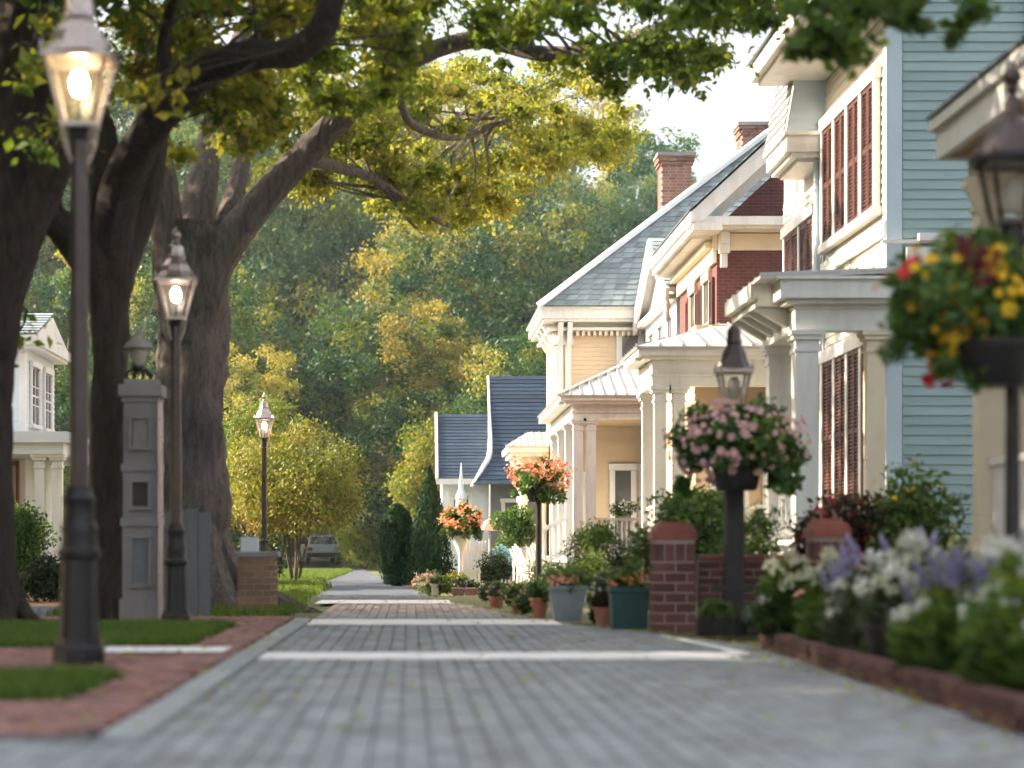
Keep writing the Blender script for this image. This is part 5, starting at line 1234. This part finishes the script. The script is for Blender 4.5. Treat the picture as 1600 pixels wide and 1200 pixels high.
def basket(name, label, cx, cy_, cz, rx, rz, leaf, seed, heads, pot_c, pot_r, pot_h, per=120, size=.10, n=46, trail=0, hangers=False, cr=.16):
    t = thing(name, label, 'hanging basket', (cx, cy_, cz)); rg = random.Random(seed); ng = np.random.default_rng(seed)
    cl = crown_clumps(ng, n, (cx, cy_, cz), (rx * .85, rx * .75, rz * .85), cr, .4, -.30)
    for i in range(trail):
        a = ng.choice([-.5, .5, 2.6, 3.6]) + ng.normal() * .35; cl.append((cx + rx * .8 * math.cos(a), cy_ + rx * .7 * math.sin(a), cz - rz * (.3 + .75 * ng.random()), cr * .6, .4))
    use('foliage', foliage('foliage', cl, per, size, M[leaf], seed, LEAF_F, shell=.3), t, (0, 0, 0))['kind'] = 'stuff'
    px_, py_, pz = pot_c
    MB().lathe([(pot_r * .72, 0), (pot_r * .8, pot_h * .1), (pot_r, pot_h * .9), (pot_r + .025, pot_h * .9), (pot_r + .025, pot_h), (pot_r - .03, pot_h)], (px_, py_, pz), 18).build('bowl', M['pot_black'], t, True)
    for mesh, cnt, rng, s in heads:
        for i in range(cnt):
            a = rg.uniform(math.pi, 2 * math.pi) if rng is None else rng[0] + (rng[1] - rng[0]) * rg.random()
            zz = rg.uniform(-.75, .95) if rng is None else rg.uniform(rng[2], rng[3])
            c = math.sqrt(max(.05, 1 - zz * zz)); d = Vector((c * math.cos(a), c * math.sin(a), zz))
            p = Vector((cx, cy_, cz)) + Vector((d.x * rx, d.y * rx * .85, d.z * rz)) * rg.uniform(.80, 1.10)
            o = use(mesh.name.split('.')[0], mesh, t, p); orient(o, d + Vector((rg.uniform(-.4, .4), -.3, rg.uniform(-.2, .5))), rg); o.scale *= s * rg.uniform(.6, 1.15)
    if hangers:
        for i in range(3):
            a = 1 + i * 2.09; MB().beam((px_ + pot_r * math.cos(a), py_ + pot_r * math.sin(a), pz + pot_h), (px_, py_, pz + .95), .008, .008).build('hanger', M['iron'], t)
    return t
PI = math.pi
basket('hanging_basket', 'dark hanging bowl of yellow, maroon and red flowers by the lantern post', 3.27, 12.0, 2.20, .53, .42, 'leaf_bush', 3,
    [(BL['yellow'], 46, (PI * 1.25, PI * 1.62, -.75, .75), .85), (BL['yellow'], 22, (PI * 1.05, PI * 1.98, -.5, .9), .75), (SP['maroon'], 9, (PI * 1.40, PI * 1.50, .15, .8), .75), (BL['red'], 6, (PI * .95, PI * 1.2, .3, .7), .75), (BL['red'], 14, (PI * 1.08, PI * 1.22, -1.0, -.85), .95), (CL['orange'], 6, (PI * 1.0, PI * 1.3, .1, .6), .6)],
    (3.36, 11.72, 1.74), .23, .25, per=150, size=.08, n=80, trail=10)
basket('flower_basket', 'round mass of pink flowers trailing from a black bowl on the timber post', 3.08, 19.3, 1.80, .66, .40, 'leaf_bush', 8,
    [(BL['pink'], 100, None, .85), (BL['rose'], 70, (PI * .92, PI * 1.5, -.95, .6), .75), (BL['pink'], 46, (PI * 1.1, PI * 1.95, .5, .98), .85), (BL['salmon'], 24, (PI * 1.5, PI * 2.05, -.7, .5), .7)],
    (3.06, 19.15, 1.36), .24, .28, per=110, size=.085, n=64, trail=16)
def flower_ball(label, x, y, zc, r, heads, seed, post, zb=0.0):
    t = thing('flower_standard', label, 'flower stand', (x, y, zb))
    if post == 'iron': MB().lathe([(.06, zb), (.055, zc)], (x, y, 0), 10).build('post', M['iron'], t, True)
    else:
        MB().lathe([(.10, zb), (.10, zb + .06), (.05, zb + .12), (.045, zc - r - .22), (.14, zc - r), (.17, zc - r * .55)], (x, y, 0), 12).build('pedestal', M['white'], t, True)
    MB().lathe([(r * .35, -r * .75), (r * .55, -r * .25), (r * .6, -r * .2)], (x, y, zc), 14).build('bowl', M['pot_black'], t, True)
    ng = np.random.default_rng(seed); cl = crown_clumps(ng, 40, (x, y, zc), (r * .88, r * .88, r * .78), r * .25, .45, -.85) + [(x + r * .9 * math.cos(q), y + r * .9 * math.sin(q), zc - r * (.3 + .4 * (q % 1)), r * .2, .4) for q in (3.3, 4.0, 5.9, 6.4)]
    use('foliage', foliage('foliage', cl, 100, .08, M['leaf_bush'], seed, shell=.3), t, (0, 0, 0))['kind'] = 'stuff'
    for fm, cnt, fs in heads:
        d = unit(ng, cnt); d[:, 2] = d[:, 2] * .7 + .28; aa = np.arctan2(d[:, 1], d[:, 0]); wv = 1 + .16 * np.sin(2 * aa + seed) + .14 * np.sin(5 * aa + 3 * d[:, 2] + seed) + .10 * ng.normal(size=cnt)
        P = np.array([x, y, zc]) + d * np.array([r, r, r * .85]) * wv[:, None]
        PP = np.repeat(P, 4, 0) + ng.normal(size=(cnt * 4, 3)) * .02
        use('flowers', scatter_mesh('flowers', PP, unit(ng, cnt * 4), np.repeat(d, 4, 0) + .6 * unit(ng, cnt * 4), fs, np.repeat(ng.random(cnt), 4), M[fm], LEAF_F), t, (0, 0, 0))['kind'] = 'stuff'
flower_ball('ball of orange flowers on a black pole in front of the porch steps', 2.27, 36, 2.0, .47, [('petal_orange', 150, .075), ('petal_salmon', 110, .075), ('petal_pink', 40, .06)], 3, 'iron')
flower_ball('ball of orange and yellow flowers on a white pedestal beside the conical cypress', 1.0, 40, 1.33, .40, [('petal_orange', 120, .075), ('petal_cream', 60, .065), ('petal_red', 50, .06)], 4, 'white')

# ---- cypresses, myrtle and other garden trees
def cypress(label, x, y, r, h, pointed, seed):
    ng = np.random.default_rng(seed); N = 9000
    z = ng.random(N) ** .9; a = ng.random(N) * 6.28
    prof = np.where(pointed, np.sin(np.clip((1 - z) * 1.25, 0, 1.35)) ** .9, np.sqrt(np.clip(1 - ((z - .40) / .60) ** 2, 0, 1)) * np.where(z < .4, .9 + .25 * z, 1))
    rad = r * prof * (.78 + .30 * ng.random(N) ** 2) * (1 + .07 * np.sin(a * 4 + z * 11) + .06 * np.sin(a * 9 - z * 23)); P = np.column_stack([rad * np.cos(a), rad * np.sin(a), z * h + .04])
    out = np.column_stack([np.cos(a), np.sin(a), .3 + 0 * a])
    t = thing('cypress', label, 'tree', (x, y, 0), 'clipped cypresses by the lane')
    use('crown', scatter_mesh('crown', P, np.column_stack([.25 * np.cos(a), .25 * np.sin(a), 1 + 0 * a]) + .35 * unit(ng, N), out + .6 * unit(ng, N), .075 * (.7 + .6 * ng.random(N)), np.clip(.45 + .25 * ng.normal(size=N) + .15 * np.sin(a * 3 + z * 14), 0, 1), M['leaf_cypress']), t, (x, y, 0))
    MB().lathe([(r * .25, -.02), (r * .5, h * .2), (r * .45, h * .5), (r * .1, h * .85)], (x, y, 0), 10).build('trunk', M['leaf_box'], t)
cypress('rounded dark green clipped cypress beside the lane', -.28, 46.2, .42, 1.80, False, 1)
cypress('taller conical cypress between the rounded one and the flower pedestal', .45, 45.6, .60, 2.62, True, 2)
def small_tree(name, label, x, y, h, rx, leaf, seed, zc, rz, n=46, per=170, size=.11, nst=7, group=None, cr=.5):
    t = thing(name, label, 'tree', (x, y, 0), group); rg = np.random.default_rng(seed)
    cl = crown_clumps(rg, n, (x, y, zc), (rx, rx, rz), cr, .5, -.85)
    use('crown', foliage('crown', cl, per, size, M[leaf], seed, LEAF_Q), t, (0, 0, 0))
    stems(t, x, y, 0, nst, zc, rx * .6, 'twig', .028, seed, 'trunk'); return t
small_tree('myrtle_tree', 'broad golden green crape myrtle with thin pale stems by the far lamp', -2.75, 49.0, 4, 1.45, 'leaf_myrtle', 4, 2.35, 1.25, 80, 280, .095, 10)
small_tree('myrtle_tree', 'taller olive green tree rising behind the golden myrtle', -3.9, 53.0, 5, 1.1, 'leaf_myrtle', 5, 3.2, 1.5, 56, 260, .10, 5)
small_tree('garden_tree', 'bright yellow green tree beside the navy roof', .9, 83, 6, 1.35, 'leaf_gold', 6, 3.9, 2.4, 50, 260, .14, 3, cr=.6)
small_tree('garden_tree', 'low golden bush at the end of the lane', -1.9, 90, 2, 1.5, 'leaf_gold', 7, 1.1, 1.0, 40, 200, .14, 3)
small_tree('garden_tree', 'dark leafy bush behind the parked car', -6.3, 105, 2, 2.0, 'leaf_hill', 8, 1.6, 1.5, 40, 200, .16, 3)
small_tree('garden_tree', 'small leafy tree in front of the cottage wall', 2.35, 46, 3, .45, 'leaf_bush', 9, 1.30, .42, 26, 130, .09, 3, cr=.2)
small_tree('garden_tree', 'dark evergreen shrub under the golden myrtle', -3.75, 52, 2, .6, 'leaf_box', 10, .7, .65, 30, 150, .09, 3, cr=.3)

# ---- shrubs and beds along the right side
bush('box_bush', 'large dark clipped box bush by the white picket panel', 'bush', 1.83, 43.5, .36, .34, .80, 'leaf_box', 34, 150, .05, 2, group=None, cr=.16)
bush('box_bush', 'small dark clipped bush at the road edge below the larger one', 'bush', 1.17, 29.4, .19, .19, .36, 'leaf_box', 26, 130, .035, 3, cr=.09)
bush('dark_shrub', 'nearly black shrub left of the brick pier', 'bush', 2.72, 25.0, .30, .32, .92, 'leaf_box', 30, 150, .06, 4, cr=.17)
bush('feathery_shrub', 'feathery green shrub in front of the porch column', 'bush', 2.52, 27.5, .42, .36, 1.26, 'leaf_bush', 36, 170, .07, 5, shape=LEAF_L, cr=.2)
bush('green_shrub', 'fresh green shrub above the brick pier, below the pink flowers', 'bush', 3.35, 24.5, .66, .5, 1.70, 'leaf_lime', 50, 150, .085, 6, cr=.24)
bush('green_shrub', 'green shrub with white blooms spilling behind the brick pier', 'bush', 2.80, 23.2, .40, .36, 1.18, 'leaf_lime', 30, 140, .08, 7, flowers=[('petal_cream', 16, .09)], cr=.18)
bush('rose_bush', 'airy light green bush just right of the timber post', 'bush', 3.72, 22.0, .34, .32, 1.38, 'leaf_lime', 32, 110, .075, 8, shape=LEAF_L, cr=.18, tone=.3)
bush('rose_bush', 'dark bush with red and pale pink flowers behind the planter', 'bush', 4.30, 20.4, .50, .40, 1.42, 'leaf_maroon', 44, 150, .075, 9, flowers=[('petal_red', 60, .07), ('petal_rose', 22, .085)], cr=.22)
bush('green_shrub', 'tall rounded green shrub below the teal wall', 'bush', 5.0, 20.2, .46, .40, 1.75, 'leaf_lime', 46, 160, .085, 10, cr=.24, flowers=[('petal_yellow', 12, .05)])
bush('flower_clump', 'clump of pale pink flowers in front of the dark rose bush', 'bush', 3.98, 18.3, .30, .24, .78, 'leaf_maroon', 24, 90, .07, 11, flowers=[('petal_rose', 20, .085), ('petal_cream', 12, .08)], cr=.13)
bush('green_shrub', 'low shrub under the corner porch rail', 'bush', 4.75, 17.6, .38, .3, 1.0, 'leaf_grey', 26, 130, .08, 12)
bush('window_plant', 'white flowering pot plant on the porch railing of the yellow house', 'plant', 5.25, 50.1, .34, .22, .46, 'leaf_bush', 20, 80, .06, 13, z=1.58, flowers=[('petal_white', 60, .06)], cr=.12)
bush('green_shrub', 'grey green hydrangea under the steps of the yellow house', 'bush', 2.45, 38, .34, .3, .62, 'leaf_grey', 24, 110, .06, 14, cr=.15, flowers=[('petal_white', 26, .06)])
bush('flower_clump', 'grey leaved flower clump at the end of the white picket panel', 'bush', 2.35, 33.0, .26, .24, .62, 'leaf_grey', 24, 110, .05, 15, cr=.12, flowers=[('petal_white', 24, .05)])
bush('flower_clump', 'white flowering shrub between the grey pot and the green pot', 'bush', 2.22, 23.4, .24, .22, .56, 'leaf_grey', 24, 110, .055, 16, cr=.12, flowers=[('petal_white', 50, .055)])
bush('flower_clump', 'reddish foliage plant at the foot of the green pot', 'bush', 2.02, 21.6, .12, .12, .26, 'leaf_maroon', 14, 70, .05, 17, cr=.07, flowers=[('petal_red', 10, .03)])
bush('flower_clump', 'mixed pink and olive flowers beside the grey pot', 'bush', 1.50, 24.6, .24, .22, .36, 'leaf_bush', 22, 110, .05, 18, cr=.11, flowers=[('petal_salmon', 36, .045)])
bush('flower_clump', 'low green and pink flowers at the road edge', 'bush', 1.45, 27.2, .26, .24, .42, 'leaf_bush', 22, 110, .05, 19, cr=.12, flowers=[('petal_rose', 26, .045)])
bush('flower_clump', 'round pink and grey flower mound beside the lane', 'bush', .34, 37.0, .30, .26, .40, 'leaf_grey', 24, 110, .05, 20, cr=.12, flowers=[('petal_salmon', 40, .05), ('petal_rose', 20, .05)])
bush('flower_clump', 'tuft of bright lime leaves beside the brick edged bed', 'bush', .62, 36.0, .13, .13, .36, 'leaf_lime', 12, 60, .12, 21, shape=LEAF_L, cr=.08)
bush('flower_clump', 'low dark green edging plants in the brick edged bed', 'bush', .95, 36.8, .32, .2, .28, 'leaf_box', 20, 90, .05, 22, cr=.1)
bush('flower_clump', 'dry pink grasses in front of the white pedestal', 'bush', .85, 38.6, .26, .2, .46, 'leaf_myrtle', 16, 60, .10, 23, shape=LEAF_L, cr=.12)
bush('green_shrub', 'leafy shrub in front of the left house porch', 'bush', -6.3, 33.5, .42, .4, 1.62, 'leaf_bush', 40, 140, .08, 24, cr=.25)
bush('green_shrub', 'yellowish shrub on the porch of the left house', 'bush', -7.9, 40.6, .45, .4, 1.9, 'leaf_gold', 30, 120, .08, 25, cr=.25)
bush('green_shrub', 'dark leafy bush half behind the tall lamp base', 'bush', -5.6, 31.5, .35, .3, .7, 'leaf_box', 26, 120, .07, 26, cr=.2)
def bed_edge():
    t = thing('brick_bed_edge', 'low pale brick edging of the small flower bed beside the lane', 'edging', (1.0, 36.3, 0))
    me = MB().cbox(-.10, .10, -.05, .05, 0, .14, .01).mesh('brick', M['walk_brick'])
    for i in range(4): use('brick', me, t, (.86 + i * .215, 36.2, 0))
bed_edge()

# ---- pots in the row at the road edge
def potted(label, x, y, r0, r1, h, m, square, leaf, flowers, seed, ph, pr, size=.05, shape=LEAF_Q, name='flower_pot'):
    pot(name, label, x, y, .012, r0, r1, h, m, square)
    return bush('potted_plant', 'plant growing in the ' + label, 'plant', x, y, pr, pr, ph, leaf, 24, 120, size, seed, z=h * .85, flowers=flowers, cr=pr * .4, shape=shape)
potted('square tapered grey pot topped with grass and salmon flowers', 1.76, 22.9, .145, .205, .40, 'pot_grey', True, 'leaf_lime', [('petal_salmon', 60, .05)], 31, .22, .26, .11, LEAF_L)
potted('large dark green tub beside the brick pier', 2.20, 20.6, .17, .19, .42, 'pot_green', True, 'leaf_bush', [('petal_orange', 30, .05), ('petal_yellow', 8, .04)], 32, .26, .20)
potted('small terracotta pot at the road edge by the pink flowers', 1.36, 25.6, .07, .10, .18, 'terracotta', False, 'leaf_bush', [('petal_salmon', 16, .04)], 33, .22, .14)
potted('terracotta pot beside the little white post', 1.18, 27.9, .08, .11, .16, 'terracotta', False, 'leaf_grey', [('petal_rose', 12, .04)], 34, .22, .13)
potted('tall terracotta pot left of the grey pot', 1.50, 23.7, .07, .10, .24, 'terracotta', False, 'leaf_bush', None, 35, .20, .15)
potted('terracotta pot in the shade beside the green tub', 2.02, 21.2, .08, .12, .20, 'terracotta', False, 'leaf_maroon', [('petal_red', 10, .04)], 36, .2, .13)
potted('white square pot at the corner of the small flower bed', .45, 36.0, .06, .07, .20, 'cream', True, 'leaf_grey', None, 37, .18, .11)
def trough(label, x, y, sx, h, seed, leaf, m='pot_black'):
    planter_box('trough_planter', label, x, y, .012, sx, .22, h, m, 5)
    bush('potted_plant', 'leafy plants growing in the ' + label, 'plant', x, y, sx * .45, .12, .18, leaf, 18, 70, .07, seed, z=h * .85, cr=.07)
trough('black trough standing against the brick wall', 2.86, 19.15, .36, .15, 41, 'leaf_lime')
trough('small dark trough at the foot of the timber post', 3.22, 19.1, .18, .14, 42, 'leaf_grey')

# ---- fences, chairs
def picket_fence(label, x0, y0, x1, y1, h, n, w_=.07, z=.05):
    t = thing('picket_fence', label, 'fence', (x0, y0, 0)); p, q = Vector((x0, y0, 0)), Vector((x1, y1, 0))
    d = (q - p).normalized(); nn = Vector((d.y, -d.x, 0))
    for zz in (.28, .76): MB().beam(p + Vector((0, 0, h * zz)) - nn * .02, q + Vector((0, 0, h * zz)) - nn * .02, .03, .06).build('rail', M['white'], t)
    for i in range(n):
        c = p.lerp(q, (i + .5) / n); a = d * w_ / 2
        v = [c - a + Vector((0, 0, z)), c + a + Vector((0, 0, z)), c + a + Vector((0, 0, h - .06)), c + Vector((0, 0, h)), c - a + Vector((0, 0, h - .06))]
        MB().add([k + nn * .012 for k in v] + [k - nn * .004 for k in v], [(0, 1, 2, 3, 4), (9, 8, 7, 6, 5)] + [(i, i + 5, (i + 1) % 5 + 5, (i + 1) % 5) for i in range(5)]).build('picket', M['white'], t)
picket_fence('tall white picket fence behind the flower pedestal', 1.14, 44.5, 1.75, 46.5, 1.02, 8, .075)
picket_fence('white picket panel right of the large dark box bush', 2.05, 41, 2.68, 40.6, .66, 9, .04)
picket_fence('low white pickets behind the dry pink grasses', .95, 39.6, 1.38, 39.6, .50, 6, .045)
picket_fence('short white pickets between the pots at the road edge', 1.27, 28.6, 1.42, 27.6, .40, 4, .045)
def garden_chair(label, x, y, rz, m):
    t = thing('garden_chair', label, 'chair', (0, 0, 0), 'slatted garden chairs')
    for i in range(5): MB().beam((-.22 + i * .11, .22, .36), (-.22 + i * .11, .48, .98 + .06 * (2 - abs(i - 2))), .085, .02, Vector((0, -1, .4))).build('back_slat', M[m], t)
    for i in range(5): MB().box(-.27, .27, -.25 + i * .1, -.165 + i * .1, .36 - .012 * i, .38 - .012 * i).build('seat_slat', M[m], t)
    for s in (-1, 1):
        MB().box(s * .31 - .05, s * .31 + .05, -.32, .34, .56, .585).build('armrest', M[m], t)
        MB().box(s * .29 - .03, s * .29 + .03, -.28, -.2, 0, .56).build('leg', M[m], t); MB().beam((s * .29, -.1, .34), (s * .29, .5, .02), .03, .08).build('leg', M[m], t)
    t.location = (x, y, 0); t.scale = (.85, .85, .85); t.rotation_euler = (0, 0, rz); return t
garden_chair('pale blue slatted garden chair behind the picket panel', 2.2, 45.0, 2.6, 'chair_blue')
garden_chair('white slatted garden chair with fanned back behind the picket panel', 2.62, 44.2, 2.1, 'chair_white')
garden_chair('white slatted garden chair closest to the porch steps', 2.95, 43.6, 2.3, 'chair_white')
def parasol():
    t = thing('garden_parasol', 'small salmon pink parasol beside the leafy tree by the cottage', 'parasol', (1.95, 50, 0))
    MB().lathe([(.02, 0), (.02, 1.5)], (1.95, 50, 0), 8).build('pole', M['white'], t)
    MB().lathe([(.42, 1.28), (.30, 1.40), (.12, 1.52), (.01, 1.58)], (1.95, 50, 0), 8).build('canopy', M['cloth_pink'], t)
parasol()

# ---- parked car on the far left of the lane
def parked_car():
    t = thing('parked_car', 'pale grey green car parked on the grass beside the far lane', 'car', (0, 0, 0))
    def body_sec(prof, y0, y1):
        k = len(prof); return
    side = [(-2.1, .35), (-2.15, .62), (-2.05, .86), (-1.75, .95), (-1.25, 1.36), (-.2, 1.44), (.55, 1.30), (1.05, .98), (1.95, .84), (2.12, .62), (2.08, .35)]
    w_ = [.80, .86, .85, .82, .64, .62, .64, .80, .80, .78, .78]
    n = len(side); mb = MB()
    vs = [(s * ww, y, z) for s in (-1, 1) for (y, z), ww in zip(side, w_)]
    mb.add(vs, [tuple(range(n)), tuple(reversed(range(n, 2 * n)))] + [(i, i + n, (i + 1) % n + n, (i + 1) % n) for i in range(n)])
    mb.build('body', M['car_paint'], t)
    MB().add([(-.66, -1.75, .985), (.66, -1.75, .985), (.54, -1.31, 1.345), (-.54, -1.31, 1.345)], [(0, 1, 2, 3)]).build('rear_window', M['window_glass'], t)
    for s in (-1, 1):
        MB().add([(s * .83, -1.4, .99), (s * .83, .95, .99), (s * .70, .5, 1.30), (s * .70, -1.1, 1.34)], [(0, 1, 2, 3)]).build('side_window', M['window_glass'], t)
        MB().box(s * .70 - .12, s * .70 + .12, -2.17, -2.10, .66, .82).build('tail_light', M['tail_light'], t)
        for y in (-1.3, 1.3):
            o = MB().lathe([(.31, -.1), (.31, .1)], n=16).build('wheel', M['car_trim'], t); o.location = (s * .74, y, .31); o.rotation_euler = (0, R(90), 0)
            r = MB().lathe([(.19, -.11), (.19, .11)], n=12).build('rim', M['metal_roof'], o); r.location = (0, 0, 0)
    MB().box(-.84, .84, -2.22, -2.1, .36, .56).build('bumper', M['car_trim'], t)
    MB().box(-.26, .26, -2.235, -2.2, .62, .74).build('number_plate', M['white'], t)
    t.location = (-4.35, 99, hill_z(-4.3, 99)); t.rotation_euler = (0, 0, R(9))
parked_car()

# ================================================================ leaf litter
def litter():
    ng = np.random.default_rng(77); n = 620
    side = ng.random(n); y = 8 + 26 * ng.random(n) ** 1.2
    re_ = np.array([right_edge(v) for v in y])
    x = np.where(side < .45, -1.0 - 2.2 * ng.random(n) ** 1.5, np.where(side < .8, re_ - .5 * ng.random(n) ** 2.2, -1.0 + (re_ + 1) * ng.random(n)))
    P = np.column_stack([x, y, np.where(x < KERB, WZ + .02, .03)])
    me = scatter_mesh('fallen_leaves', P, unit(ng, n) * np.array([1, 1, .15]), np.array([0, 0, 1]) + .35 * unit(ng, n), .07 * (.5 + .8 * ng.random(n)), .5 + .5 * ng.random(n), M['leaf_gold'], LEAF_F)
    tag(use('fallen_leaves', me, None, (0, 0, 0)), 'scattered yellow fallen leaves on the paving', 'leaves', kind='stuff')
litter()

# ================================================================ evening haze in the air
hz = MB().box(-130, 130, -20, 232, -1.6, 72).build('haze', M['white'], None)
hm = bpy.data.materials.new('haze'); hm.use_nodes = True; hn = hm.node_tree.nodes
hn.remove(hn['Principled BSDF']); pv = hn.new('ShaderNodeVolumePrincipled')
pv.inputs['Color'].default_value = (.74, .90, 1.0, 1); pv.inputs['Density'].default_value = .0004; pv.inputs['Anisotropy'].default_value = .35
hm.node_tree.links.new(pv.outputs[0], hn['Material Output'].inputs['Volume'])
hz.data.materials.clear(); hz.data.materials.append(hm); hz['kind'] = 'stuff'; hz['label'] = 'thin golden evening haze filling the street'
